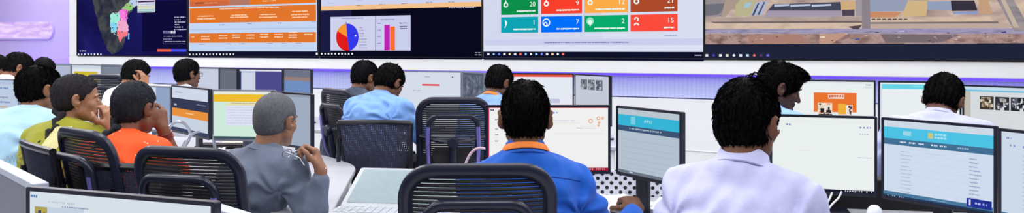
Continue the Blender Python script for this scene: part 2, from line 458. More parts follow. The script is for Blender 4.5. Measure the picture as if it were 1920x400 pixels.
        T1 = np.stack([k+a, k+n+a, k+3*n+a, k+2*n+a], 1); T2 = np.stack([k+a, k+2*n+a, k+3*n+a, k+n+a], 1)
        Vh = np.concatenate([Vh, VV]); Qh = np.concatenate([Qh, T1, T2[:, ::1]])
    Vh = hc+(Vh*hscale) @ Mh.T
    hm = mat('hair_%d_%d_%d' % hairc, hairc, .6, spec=.07, noise=.2, nscale=90, bump=.35, bscale=260)
    fast_mesh('hair', Vh, Qh, [hm], body)
    # --- shirt
    o = .018
    lo = pts.min(0)-.2; hi = pts.max(0)+.2
    if sleeve != 'long':
        pp = np.array([pel, wa, ch, c7, shR, shL, A['R'][1], A['L'][1]]); lo = pp.min(0)-.2; hi = pp.max(0)+.2
    rs2 = max(res, .0065)
    g = Field(lo, hi, rs2)
    hem = pel-V3(0, 0, .02-hem_up)
    g.ecap(hem, wa, (.172*w+o, .125*w+o), (.152*w+o, .108*w+o), X)
    g.ecap(wa, ch, (.152*w+o, .108*w+o), (.162*w+o, .112*w+o), X, .03)
    g.ecap(ch, c7-Up*.065, (.162*w+o, .105*w+o), (.145*w+o, .068*w+o), X, .05)
    if female: 
        for sx in (1, -1): g.ell(ch+X*.07*sx+Fw*.075, (.062, .06, .062), None, .04)
    for S, sg in ((shR, 1), (shL, -1)):
        g.cap(c7-Up*.012-Fw*.012, S+Up*.002, .044*w+.006, .052*w+.004, .045)
        g.cap(c7-Up*.12-Fw*.035+X*.06*sg, S-Up*.06-Fw*.005, .058*w, .055*w, .06)
    for S, el, W, fd, dn, cu, sg in A.values():
        g.cap(S, S+(el-S)*.45, .058*w+.004, .052*w+.004, .035)
        if sleeve == 'long':
            g.cap(S+(el-S)*.4, el, .053*w+.004, .046*w+.006, .03); g.cap(el, el+(W-el)*.4, .046*w+.006, .048, .02); g.cap(el+(W-el)*.4, W-unit(W-el)*.035, .048, .036, .02)
        elif sleeve == 'elbow':
            g.cap(S+(el-S)*.4, el-(el-S)*.04, .053*w+.003, .048*w, .03)
        else:
            g.cap(S+(el-S)*.4, S+(el-S)*.74, .055*w+.004, .056*w+.006, .03)
    rs = random.randint(0, 9999)
    mid = (shR+shL)/2
    def fold_fn(x, y, z):
        a = (x-mid[0])*X[0]+(y-mid[1])*X[1]+(z-mid[2])*X[2]
        up = (x-mid[0])*Up[0]+(y-mid[1])*Up[1]+(z-mid[2])*Up[2]
        n1 = wob(x, y, z, 42, rs); n2 = wob(x, y, z, 85, rs+3)
        rad = np.sqrt((np.abs(a)-sw)**2+(up+.11)**2)
        fan = np.sin(np.arctan2(up+.11, np.abs(a)-sw)*7+n1*3.2)*np.exp(-((rad-.08)/.11)**2)
        v = -fold*(1.1*(1-np.abs(n1)*2)*.6+.55*n2+.95*fan)
        hang = np.sin(a*95+n1*5)*np.clip((-up-.07)/.1, 0, 1)
        v -= fold*.35*hang
        if yoke: v += .0022*np.tanh((up+.055)/.004)
        return v
    g.ruffle(fold_fn)
    Vs, Qs = g.mesh()
    sm = shirt_mat or mat('cloth_%d_%d_%d' % shirt, shirt, .8, spec=.25, noise=.06, nscale=25, bump=.25, bscale=420, sheen=.15)
    fast_mesh('blouse' if female else 'shirt', Vs, Qs, [sm], body)
    tree = BVHTree.FromPolygons(Vs.tolist(), Qs.tolist())
    def back(a, up, lift=.0):                       # point on the back of the shirt, a to the right and up along the spine from the nape
        hit = tree.ray_cast(Vector(c7+X*a+Up*up-Fw*.5), Vector(Fw))
        return (Vector(hit[0])+Vector(hit[1])*lift) if hit[0] is not None else None
    # --- collar: stand and fall around the neck
    ax = unit(nk-c7); cx = unit(X-ax*(X@ax)); cy = np.cross(ax, cx); cc = c7+ax*(collar_up-.004)+Fw*.012
    def band(nm, prof, m, gap):
        n = 40; vs = []; fs = []; k = len(prof)
        for i in range(n+1):
            A_ = R(90+gap)+(2*math.pi-2*R(gap))*i/n; front = max(0, math.sin(A_))
            for r, z in prof: vs.append(cc+cx*math.cos(A_)*r*1.04+cy*math.sin(A_)*r*1.02+ax*(z-.030*front))
        for i in range(n):
            for j in range(k): fs.append((i*k+j, (i+1)*k+j, (i+1)*k+(j+1) % k, i*k+(j+1) % k))
        fs += [tuple(range(k)), tuple(n*k+j for j in range(k))[::-1]]
        b = MB(); b._add(vs, fs); return b.build(nm, m, body, True, angle=60)
    if collar_parts:
        cm = collar or sm
        band('collar', [(.060, .005), (.060, .043), (.063, .047), (.068, .043), (.080, .004), (.088, -.010), (.084, -.013), (.066, .02), (.064, .005)], cm, 16)
    if lanyard:
        band('lanyard', [(.0805, .005), (.073, .027), (.0765, .029), (.0875, .007), (.086, .003)], mat('lanyard_orange', lanyard, .6), 6)
    # --- legs and shoes
    if legs:
        g = Field((-.32, -.2, .0), (.32, .72, seat+.25), .011)
        g.ell(pel-V3(0, .01, .005), (.175*w, .125*w, .115), None, 0)
        ank = []
        for sx in (1, -1):
            hip = V3(sx*.085*w, .02, seat+.08); kn = V3(sx*.12, .44, seat+.07); an = V3(sx*.12, .40, .1)
            g.cap(hip, kn, .085*w, .064, .03); g.cap(kn, an, .064, .046, .02); ank.append(an)
        rs = random.randint(0, 999)
        g.ruffle(lambda x, y, z: -.005*wob(x, y, z, 60, rs))
        Vt, Qt = g.mesh()
        fast_mesh('trousers', Vt, Qt, [mat('trouser_cloth_%d_%d_%d' % pants, pants, .85, bump=.2)], body)
        for an in ank:
            g = Field(an+V3(-.07, -.12, -.115), an+V3(.07, .24, .04), .009)
            g.cap(an+V3(0, -.02, -.06), an+V3(0, .15, -.067), .037, .033, .02); g.cap(an+V3(0, -.01, -.02), an+V3(0, 0, -.05), .045, .04, .02)
            g.cut((0, 0, -1), (0, 0, .002), 0)
            Vt, Qt = g.mesh(); fast_mesh('shoe', Vt, Qt, [mat('black_shoe', (20, 18, 18), .35)], body)
    return dict(body=body, hc=hc, Mh=Mh, c7=c7, nk=nk, X=X, Up=Up, Fw=Fw, A=A, base=base, Ry=Ry, toL=toL, scale=s, hair_mat=hm, back=back, skin=skin(tone), toW=lambda p: Vector(base+Ry @ np.asarray(p, float)))
def braid(P, path, r, m):
    """plaited hair: overlapping lobes left and right along a path in the body's frame"""
    pts = [np.asarray(p, float) for p in path]
    seg = [np.linalg.norm(pts[i+1]-pts[i]) for i in range(len(pts)-1)]; tot = sum(seg)
    def along(s):
        for i, L in enumerate(seg):
            if s <= L or i == len(seg)-1: return pts[i]+(pts[i+1]-pts[i])*min(1, s/L), unit(pts[i+1]-pts[i])
            s -= L
    A = np.array(pts); f = Field(A.min(0)-.06, A.max(0)+.06, .0045)
    n = int(tot/(r*1.0))
    for i in range(n):
        p, t = along(tot*i/n); k = 1-.45*i/n; sx = P['X']; s_ = unit(sx-t*(sx@t)); b = np.cross(t, s_); q = (1 if i % 2 else -1)
        f.cap(p+s_*q*r*.62*k-t*r*.5, p-s_*q*r*.2*k+t*r*.75, r*.62*k, r*.42*k, .004)
    f.ruffle(lambda x, y, z: .0012*wob(x, y, z, 220, 4))
    Vt, Qt = f.mesh(); return fast_mesh('braid', Vt, Qt, [m], P['body'])
# ------------------------------------------------------------------ screens
class Scr:
    """flat picture of a lit screen: coloured patches laid just proud of each other on one mesh; (0,0) top left, (1,1) bottom right"""
    def __init__(s, base, W, Hh):
        s.mb = MB(); s.mats = []; s.n = 0; s.W = W; s.H = Hh
        s.r(0, 0, 1, 1, base)
    def mi(s, c):
        m = c if isinstance(c, bpy.types.Material) else glow(c)
        if m not in s.mats: s.mats.append(m)
        return s.mats.index(m)
    def P(s, x, y): return ((x-.5)*s.W, -.00012*s.n, (1-y)*s.H)
    def poly(s, pts, c):
        s.mb._add([s.P(*p) for p in pts][::-1] if s.area(pts) > 0 else [s.P(*p) for p in pts], [tuple(range(len(pts)))], s.mi(c)); s.n += 1
    @staticmethod
    def area(p): return -sum(p[i][0]*p[(i+1) % len(p)][1]-p[(i+1) % len(p)][0]*p[i][1] for i in range(len(p)))
    def r(s, x0, y0, x1, y1, c): s.poly([(x0, y0), (x1, y0), (x1, y1), (x0, y1)], c)
    def dash(s, x0, y, x1, h, c, gap=.25, slope=0):     # a line of small print
        x = x0; a = s.W/s.H; m = s.mi(c); vs = []; fs = []
        while x < x1:
            w = h/a*random.uniform(.5, 1.1); w = min(w, x1-x); o = len(vs); hh = h*random.uniform(.7, 1)
            vs += [s.P(x, y), s.P(x+w, y), s.P(x+w, y+hh), s.P(x, y+hh)]; fs.append((o, o+3, o+2, o+1)); x += w+h/a*(gap if random.random() < .8 else gap*3.5)
        s.mb._add(vs, fs, m); s.n += 1
    def text(s, x, y, h, txt, c, align='LEFT'):
        cu = bpy.data.curves.new('writing', 'FONT'); cu.body = txt; cu.size = 1; cu.align_x = align
        o = bpy.data.objects.new('writing', cu); COL.objects.link(o)
        me = o.to_mesh(); m = s.mi(c); k = h*s.H/.72
        X, y0, Z = s.P(x, y)
        s.mb._add([(X+v.co.x*k, y0, Z+v.co.y*k) for v in me.vertices], [tuple(p.vertices) for p in me.polygons], m); s.n += 1
        o.to_mesh_clear(); bpy.data.objects.remove(o); bpy.data.curves.remove(cu)
    def pie(s, cx, cy, r, a0, a1, c, n=24):              # r as a share of the height
        a = s.H/s.W
        pts = [(cx, cy)]+[(cx+r*a*math.cos(R(a0+(a1-a0)*i/n)), cy-r*math.sin(R(a0+(a1-a0)*i/n))) for i in range(n+1)]
        s.poly(pts, c)
    def disc(s, cx, cy, r, c, ry=None):
        a = s.H/s.W; ry = ry or r
        s.poly([(cx+r*a*math.cos(2*math.pi*i/18), cy+ry*math.sin(2*math.pi*i/18)) for i in range(18)], c)
    def loop(s, cx, cy, r, w, c, a0=0, a1=360, n=20):
        a = s.H/s.W; m = s.mi(c); vs = []
        for i in range(n+1):
            A = R(a0+(a1-a0)*i/n); vs += [s.P(cx+(r-w)*a*math.cos(A), cy-(r-w)*math.sin(A)), s.P(cx+r*a*math.cos(A), cy-r*math.sin(A))]
        s.mb._add(vs, [(2*i, 2*i+1, 2*i+3, 2*i+2) for i in range(n)], m); s.n += 1
    def done(s, parent, off): 
        s.mb.T = Matrix.Identity(4)
        s.mb.v = [(p[0]+off[0], p[1]+off[1], p[2]+off[2]) for p in s.mb.v]
        return s.mb.build('screen', s.mats, parent)

BLK = lambda: mat('black_plastic', (18, 19, 24), .35, noise=.15)
NAVY = lambda: mat('dark_navy_plastic', (24, 26, 42), .3, noise=.12)
def monitor(label, L, Rr, h, base_z, paint, bg, shell=None, stand=True, group=None, chin=.014, bez=.011, sx=0.):
    """L, Rr: (u, v, depth) of the top corners in the photograph; the monitor stands on base_z"""
    a, b = at(*L), at(*Rr)
    ang = math.atan2(b.y-a.y, b.x-a.x); w = math.hypot(b.x-a.x, b.y-a.y); top = (a.z+b.z)/2
    if 'top' in paint: top = paint['top']
    shell = shell or NAVY()
    c = (a+b)/2; root = empty('monitor', (c.x, c.y, base_z), ang); tag(root, label, 'monitor', group)
    z0 = top-base_z-h
    m = MB(); m.ring(rr(w, h, .006, 3, 0, z0+h/2), rr(w-2*bez, h-bez-chin, .002, 3, 0, z0+h/2+(chin-bez)/2), 0, .012)
    m.build('bezel', shell, root, bevel=.0012)
    m = MB(); m.prism(rr(w-.003, h-.003, .006, 3, 0, z0+h/2), .010, .026, 'xz')
    m.prism(rr(w*.62, h*.6, .03, 5, 0, z0+h/2), .026, .052, 'xz')
    m.build('back_shell', shell, root, bevel=.003)
    if stand:
        m = MB(); m.T = Matrix.Translation((sx, 0, 0))
        m.prism(rr(.07, .026, .008, 3, 0, .066), .012, z0+h*.62, 'xy'); m.box((-.045, .05, z0+h*.4), (.045, .07, z0+h*.6))
        m.build('stand_neck', shell, root, bevel=.002)
        m = MB(); m.prism(rr(.23, .17, .03, 5, sx, .05), 0, .012, 'xy'); m.build('stand_base', shell, root, bevel=.004)
    S = Scr(bg, w-2*bez, h-bez-chin); paint['f'](S); S.done(root, (0, .003, z0+chin))
    return root
def P(f, **k): k['f'] = f; return k

# ------------------------------------------------------------------ chairs
def task_chair():
    root = empty('task_chair', (0, 0, 0)); fr = mat('chair_frame_plastic', (27, 30, 50), .3, noise=.1); pad = mat('seat_fabric', (26, 27, 34), .9, bump=.4)
    lav = mat('chrome_violet_reflection', (150, 140, 225), .28, metal=.7, noise=.05); mesh = mat('chair_mesh_strands', (30, 30, 36), .7, noise=.2)  # lav: chrome, with its violet reflection put into the base colour
    def yb(x, z): return -.21-(z-.5)*.20+.55*x*x
    ol = rr(.435, .53, .07, 8, 0, .80, rs=(.05, .05, .09, .09))
    ol = [(x*(1+.06*(z-.8)), z) for x, z in ol]
    m = MB(); m.tube([(x, yb(x, z), z) for x, z in ol], .0185, 10, True, flat=1.25, up=(0, 1, 0)); m.build('backrest_frame', fr, root, True)
    m = MB(); z = .56
    while z < 1.05:
        hw = .212*(1+.06*(z-.8))
        if z > .98: hw -= (1-math.cos((z-.98)/.085*1.45))*.075
        pts = [(-hw+2*hw*i/10, 0, z) for i in range(11)]
        m.tube([(x, yb(x, z), z) for x, _, z in pts], .0058, 5, flat=.55, up=(0, 0, 1)); z += .0128
    m.build('backrest_mesh', mesh, root, True)
    ar = [(-.155, .70), (-.155, .915)]+[(-.155+.06-.06*math.cos(R(a)), .915+.06*math.sin(R(a))) for a in range(15, 91, 15)]
    ar = ar+[(-x, z) for x, z in ar[::-1]]
    m = MB(); m.tube([(x, yb(x, z)-.052, z) for x, z in ar], .0165, 10, up=(0, 1, 0)); m.build('lumbar_arch', fr, root, True)
    m = MB(); m.prism(rr(.27, .10, .04, 5, 0, .735), yb(0, .735)-.046, yb(0, .735)-.034, 'xz'); m.build('lumbar_pad', mesh, root, bevel=.004)
    for sx in (-1, 1):
        m = MB(); m.tube([(sx*.155, yb(.155, .91)-.066, .91), (sx*.16, yb(.16, .80)-.075, .80), (sx*.155, yb(.16, .68)-.07, .68), (sx*.14, -.25, .58), (sx*.11, -.14, .50)], .013, 8, flat=.6); m.build('support_bar', lav, root, True)
    m = MB(); m.tube([(-.21, yb(.21, .83)-.03, .85), (-.1, yb(.1, .83)-.075, .83), (0, yb(0, .82)-.09, .82), (.1, yb(.1, .83)-.075, .83), (.21, yb(.21, .83)-.03, .85)], .0135, 8); m.build('crossbar', fr, root, True)
    m = MB(); m.T = Matrix.Translation((0, yb(0, .82)-.10, .82)) @ Matrix.Rotation(R(90), 4, 'X'); m.lathe([(.0, -.02), (.03, -.02), (.036, -.01), (.036, .012), (.028, .022), (0, .022)], 18); m.build('adjuster_knob', fr, root, True)
    m = MB(); m.tube([(0, yb(0, .82)-.085, .82), (0, yb(0, .66)-.085, .66), (0, -.28, .56), (0, -.14, .445), (0, 0, .425)], [.024, .028, .032, .035, .04], 10, flat=.7); m.build('spine', fr, root, True)
    m = MB(); m.prism(rr(.49, .47, .09, 6, 0, .03), .425, .475, 'xy'); m.build('seat', pad, root, bevel=.02, seg=3)
    m = MB(); m.prism(rr(.16, .2, .03, 4, 0, .0), .385, .425, 'xy'); m.build('seat_mechanism', fr, root, bevel=.008)
    for sx in (-1, 1):
        m = MB(); m.tube([(sx*.15, .02, .41), (sx*.25, .02, .41), (sx*.285, .02, .45), (sx*.29, .0, .64)], .016, 8); ab = m.build('armrest', fr, root, True)
        m = MB(); m.prism(rr(.075, .24, .03, 4, sx*.29, .03), .64, .668, 'xy'); m.build('arm_pad', pad, ab, bevel=.01)
    m = MB(); m.lathe([(.028, .1), (.028, .25), (.02, .252), (.02, .39)], 16); m.build('gas_lift', lav, root, True)
    m = MB(); m.lathe([(.045, .075), (.045, .125), (.03, .135)], 16); m.build('hub', fr, root, True)
    for k in range(5):
        A = R(90+72*k); dx, dy = math.cos(A), math.sin(A)
        m = MB(); m.tube([(.03*dx, .03*dy, .105), (.18*dx, .18*dy, .095), (.30*dx, .30*dy, .072)], [.026, .022, .016], 8, flat=.7); lg = m.build('base_leg', lav, root, True)
        m = MB(); m.T = Matrix.Translation((.30*dx, .30*dy, .03)) @ Matrix.Rotation(A, 4, 'Z') @ Matrix.Rotation(R(90), 4, 'X')
        m.lathe([(0, -.022), (.022, -.022), (.03, -.016), (.03, -.004), (.012, -.003), (.012, .003), (.03, .004), (.03, .016), (.022, .022), (0, .022)], 14); m.build('caster', fr, lg, True)
    return root
def mesh_chair():
    root = empty('mesh_chair', (0, 0, 0)); fr = mat('slim_frame_plastic', (20, 21, 30), .3, noise=.1); pad = mat('seat_fabric', (26, 27, 34), .9, bump=.4)
    mesh = mat('dark_strands', (48, 50, 74), .6, noise=.3, nscale=60); lav = mat('chrome_violet_reflection', (150, 140, 225), .28, metal=.7, noise=.05)
    def yb(x, z): return -.22-(z-.5)*.17+.45*x*x
    def hw(z): return .225-.03*((1.0-z)/.3)**1.6
    ZC, RC = .775, .10                                     # the rounded bottom starts at ZC
    ol = [(-hw(z), z) for z in (1.0, .95, .90, .84, ZC)]
    ol += [(-hw(ZC)*math.cos(R(a)), ZC-RC*math.sin(R(a))) for a in range(12, 180, 12)]
    ol += [(hw(z), z) for z in (ZC, .84, .90, .95, 1.0)]
    m = MB(); m.tube([(x, yb(x, z), z) for x, z in ol], .0125, 8, up=(0, 1, 0)); m.tube([(-.225+.45*i/8, yb(-.225+.45*i/8, 1.0), 1.0+.006*math.sin(math.pi*i/8)) for i in range(9)], .0155, 8, up=(0, 1, 0))
    m.build('backrest_frame', fr, root, True)
    m = MB(); n = 44
    for i in range(1, n):
        q = -1+2*i/n; pts = []
        zb = ZC-RC*math.sqrt(max(0, 1-q*q))
        for j in range(11):
            z = zb+(1.0-zb)*j/10; x = q*hw(max(z, ZC)); pts.append((x+.0025*math.sin(z*70+i*1.3), yb(x, z)-.002, z))
        m.tube(pts, .0046, 5, flat=.5, up=(1, 0, 0))
    for j in range(24):
        z = .70+.0122*j; w_ = hw(max(z, ZC))*(1 if z > ZC else math.sqrt(max(.05, 1-((ZC-z)/RC)**2)))*.97
        m.tube([(-w_+2*w_*i/10, yb(-w_+2*w_*i/10, z)+.002, z+.003*math.sin(i*2.1+j)) for i in range(11)], .0040, 4, up=(0, 0, 1))
    m.build('backrest_mesh', mesh, root, True)
    for sx in (-1, 1):
        m = MB(); m.tube([(sx*.222, yb(.222, .90)-.012, .90), (sx*.225, -.29, .66), (sx*.225, -.24, .46), (sx*.23, -.27, .02)], .0135, 8); m.build('rear_leg', fr, root, True)
        m = MB(); m.tube([(sx*.225, -.24, .46), (sx*.235, .22, .44), (sx*.24, .25, .02)], .0135, 8); m.build('front_leg', fr, root, True)
        m = MB(); m.tube([(sx*.235, -.25, .60), (sx*.27, -.12, .66), (sx*.27, .16, .66), (sx*.24, .22, .44)], .012, 8); ab = m.build('armrest', fr, root, True)
        m = MB(); m.prism(rr(.05, .22, .02, 4, sx*.27, .03), .668, .69, 'xy'); m.build('arm_pad', pad, ab, bevel=.008)
    m = MB(); m.prism(rr(.43, .45, .07, 6, 0, .0), .43, .475, 'xy'); m.build('seat', pad, root, bevel=.016, seg=3)
    return root
CHAIRS = {}
def put_chair(kind, label, u, v, d, yaw, sz=1., group=None):
    first = kind not in CHAIRS
    if first: CHAIRS[kind] = task_chair() if kind == 'task' else mesh_chair()
    o = CHAIRS[kind] if first else copy_tree(CHAIRS[kind])
    p = at(u, v, d); off = Matrix.Rotation(R(yaw), 3, 'Z') @ Vector((0, -.31, 0))
    o.location = (p.x-off.x, p.y-off.y, 0); o.rotation_euler = (0, 0, R(yaw)); o.scale = (1, 1, sz)
    tag(o, label, 'chair', group)
    return o
# ------------------------------------------------------------------ room
ANG = -math.atan(T_W); KW = math.sqrt(1+T_W*T_W)
WT = Matrix.Translation((0, D_W, 0)) @ Matrix.Rotation(ANG, 4, 'Z')
def wx(u, off=0.): return wall_at(u, 92, D_W+off*KW).x*KW-T_W*off   # distance along the wall
white = mat('white_lacquer', (238, 240, 240), .35, noise=.015, nscale=3)
floor_m = mat('pale_floor', (196, 198, 206), .25, noise=.05, nscale=6)
lilac = mat('lilac_wall_led_glow', (210, 192, 255), .7, noise=.03, nscale=2)  # violet LED light falling on the pale wall is put into this colour
weave = pattern('textured_panel', (182, 194, 236), (206, 215, 245), 'grid', 58, lo=.2, hi=.6, bump=.2)
m = MB(); m.box((-20, -3, -.1), (8, 18, 0)); struct(m.build('floor', floor_m))
m = MB(); m.box((-20, -3, 3.3), (8, 18, 3.4)); struct(m.build('ceiling', mat('ceiling_white', (225, 226, 230), .8)))
XL, XR = wx(131), 7.2
m = MB(); m.T = WT; m.box((-20, .5, 0), (XL+.05, .7, 3.3)); struct(m.build('wall_left', lilac))
m = MB(); m.T = WT; m.box((XL+.02, .17, .96), (XR, .30, 1.30)); struct(m.build('wall_back', weave))
m = MB(); m.T = WT; m.box((-20, .11, 0), (XR, .30, .95)); m.box((-20, .100, .44), (XR, .1095, .447)); struct(m.build('trim_1', white, bevel=.004))
m = MB(); m.T = WT
m.box((XL, -.012, 1.205), (XR, .32, 1.345)); m.box((XL, -.012, 1.345), (wx(146.5)-.006, .32, 3.2)); m.box((XL, -.012, 2.70), (XR, .32, 3.2)); m.box((wx(146.5)-.006, .06, 1.345), (XR, .32, 2.7))
struct(m.build('trim_2', white, bevel=.008))
led = mat('violet_led_diffuser', (60, 40, 150), .5, emit=(118, 84, 250), estr=.85)
m = MB(); m.T = WT; m.box((XL, .13, 1.176), (XR, .168, 1.204)); tag(m.build('led_strip', led), 'long violet glowing LED strip under the white band of the video wall', 'light')
m = MB(); m.T = WT; a, b = wx(20, .4), wx(122, .4)
m.prism([(a, .96), (b+.25, .96), (b, 1.30), (a, 1.30)], .38, .499, 'xz'); tag(m.build('lit_ledge', mat('ledge_violet_glow', (175, 160, 250), .5, emit=(122, 92, 236), estr=.9)), 'violet lit ledge at the foot of the lilac left wall', 'ledge')  # violet cove light on the ledge is put in as its own glow
# glowing pill-shaped recess
p0, p1 = wall_at(-60, 75, D_W+.5*KW), wall_at(103, 37, D_W+.5*KW)
cxp, wpl, czp, hp = (p0.x+p1.x)/2*KW, (p1.x-p0.x)*KW, (p0.z+p1.z)/2, p1.z-p0.z
root = empty('wall_light', WT @ Vector((cxp-T_W*.5, .5, 0)), ANG); tag(root, 'long pill-shaped glowing pink-violet light set in the lilac left wall', 'light')
m = MB(); m.ring(rr(wpl, hp, hp/2-.001, 10, 0, czp), rr(wpl-.05, hp-.05, hp/2-.026, 10, 0, czp), -.03, -.001); m.build('rim', lilac, root)
m = MB(); m.prism(rr(wpl-.05, hp-.05, hp/2-.026, 10, 0, czp), -.012, -.002, 'xz')
m.build('diffuser', glow_noise('pill_glow', [(.3, (198, 160, 244)), (.5, (226, 196, 252)), (.7, (246, 228, 255))], 3.0, (1, 1, 5)), root)

# ------------------------------------------------------------------ video wall
XB = [wx(147), wx(355), wx(600.5), wx(906), wx(1321), wx(1321)+3.3]
ZB, ZT = 1.352, 2.69
def display(i, label, bg, paint):
    x0, x1 = XB[i], XB[i+1]
    root = empty('video_wall_display', WT @ Vector(((x0+x1)/2, 0, ZB)), ANG); tag(root, label, 'screen', 'video wall displays')
    w, h = x1-x0-.004, ZT-ZB
    m = MB(); m.ring(rr(w, h, .004, 2, 0, h/2), rr(w-.016, h-.016, .002, 2, 0, h/2), -.03, .0); m.build('bezel', BLK(), root)
    m = MB(); m.prism(rr(w-.008, h-.008, .004, 2, 0, h/2), -.012, .05, 'xz'); m.build('housing', BLK(), root)
    S = Scr(bg, w-.016, h-.016)
    def N(u, v):
        p = wall_at(u, v); return ((p.x*KW-x0-.002-.008)/(w-.016), 1-(p.z-ZB-.008)/(h-.016))
    def Rr_(u0, v0, u1, v1, c):                # rectangle given by its lower left and upper right corners in the photograph
        a, b = N(u0, v1), N(u1, v0); S.r(a[0], b[1], b[0], a[1], c)
    def D(u0, u1, v, hpx, c, gap=.3):
        a, b = N(u0, v), N(u1, v); hh = hpx*wd((u0+u1)/2)/F_PX/S.H; S.dash(a[0], a[1]-hh, b[0], hh, c, gap)
    def Tx(u, v, hpx, t, c, al='LEFT'):
        a = N(u, v); S.text(a[0], a[1], hpx*wd(u)/F_PX/S.H, t, c, al)
    paint(S, N, Rr_, D, Tx)
    S.done(root, (0, -.0125, .008))
    return root
W_ = (238, 240, 246); TB = (16, 18, 44)
def icons(S, N, u0, u1, n, v, cols=((235, 238, 245),), hpx=4.5):
    for k in range(n):
        u = u0+(u1-u0)*k/max(1, n-1); a = N(u, v); r = hpx/2*wd(u)/F_PX/S.H; c = cols[k % len(cols)]
        if k % 3 == 1: S.disc(a[0], a[1], r, c)
        else: S.r(a[0]-r*S.H/S.W, a[1]-r*.9, a[0]+r*S.H/S.W, a[1]+r*.9, c)
def d_map(S, N, B, D, T):
    sea = glow_noise('sea_glow', [(.3, (18, 16, 66)), (.55, (26, 24, 92)), (.8, (44, 44, 128))], 1.1, detail=2)
    S.r(0, 0, 1, 1, sea)
    B(268, 0, 354, 96, (15, 12, 58))
    land = glow_noise('land_glow', [(.32, (30, 32, 58)), (.48, (50, 54, 66)), (.6, (74, 76, 80)), (.75, (58, 64, 62))], 6, detail=9, dist=.3)
    blob_land = [(172, -30), (176, 0), (180, 24), (186, 46), (192, 66), (199, 84), (205, 97), (213, 102), (221, 98), (231, 90), (236, 80), (238, 66), (239, 50), (241, 30), (250, 18), (262, 10), (275, -2), (290, -30)]
    def blob(pts, c, k=1.):
        out = []
        for i, p in enumerate(pts):
            q = pts[(i+1) % len(pts)]
            for j in range(4): out.append((p[0]+(q[0]-p[0])*j/4+random.uniform(-k, k), p[1]+(q[1]-p[1])*j/4+random.uniform(-k, k)))
        S.poly([N(*p) for p in out], c)
    blob(blob_land, land, 1.2)
    blob([(208, 30), (212, 24), (219, 26), (224, 22), (227, 34), (225, 48), (221, 52), (219, 60), (211, 61), (209, 50)], (150, 236, 214))
    blob([(208, 44), (214, 42), (222, 47), (219, 60), (211, 61)], (132, 214, 240))
    blob([(224, 22), (230, 17), (236, 15), (241, 20), (241, 30), (238, 40), (228, 38)], (246, 128, 220))
    blob([(222, 40), (230, 37), (238, 40), (242, 47), (243, 58), (234, 62), (222, 58)], (240, 168, 204))
    blob([(221, 57), (230, 60), (241, 58), (242, 66), (233, 70), (227, 79), (224, 72)], (246, 118, 132))
    blob([(230, 17), (236, 9), (243, 4), (250, 4), (253, 14), (247, 20), (241, 21)], (146, 204, 120))
    blob([(243, 4), (250, -6), (262, -10), (262, 6), (253, 14)], (186, 206, 226))
    blob([(236, 18), (241, 20), (240, 30), (236, 28)], (232, 92, 204))
    for k, (u, v) in enumerate(((213, 52), (215, 56), (226, 47), (235, 19), (246, 12), (249, 7), (219, 45), (231, 60), (244, 64), (243, 71), (238, 33), (258, 3), (222, 29), (240, 10))):
        a = N(u, v); S.disc(a[0], a[1], .008, [(30, 70, 160), (40, 110, 120), (120, 60, 90), (200, 60, 150), (40, 90, 40)][k % 5])
    for k in range(26):
        a = N(210+random.random()*32, 22+random.random()*46); S.disc(a[0], a[1], .006, [(190, 246, 230), (250, 190, 232), (250, 170, 160)][k % 3])
    for v in (64, 68, 72): a = N(243.5, v); S.disc(a[0], a[1], .012, (120, 196, 250))
    B(260, -8, 293, 24, (222, 220, 232)); B(261, 1, 292, 5, (58, 30, 84))
    for k, c in enumerate(((150, 180, 230), (196, 214, 170), (214, 214, 120), (120, 196, 180), (90, 190, 170))): B(261, 7+k*3.3, 292, 9.4+k*3.3, c)
    for k, (a, b) in enumerate(((329, 350), (329, 341), (330, 350), (330, 338), (330, 345), (329, 352))): D(a, b, 34+k*4.6, 2.2, (206, 204, 232))
    for k in range(5): B(308+k*4.8, 58, 312+k*4.8, 63, (216, 214, 236) if k > 2 else (120, 118, 160))
    D(309, 344, 69.5, 1.8, (170, 168, 206)); D(309, 326, 74.5, 1.8, (170, 168, 206))
    B(308, 82, 350, 82.7, (160, 158, 200)); B(308, 70, 308.6, 82, (120, 118, 170)); D(311, 350, 79, 1.6, (196, 194, 226))
    B(297, 92, 323.5, 97, (238, 98, 74)); B(323.5, 92, 352, 97, (78, 86, 240))
    D(152, 164, 97, 2.2, (214, 214, 236)); icons(S, N, 150, 192, 8, 102, hpx=3.6)
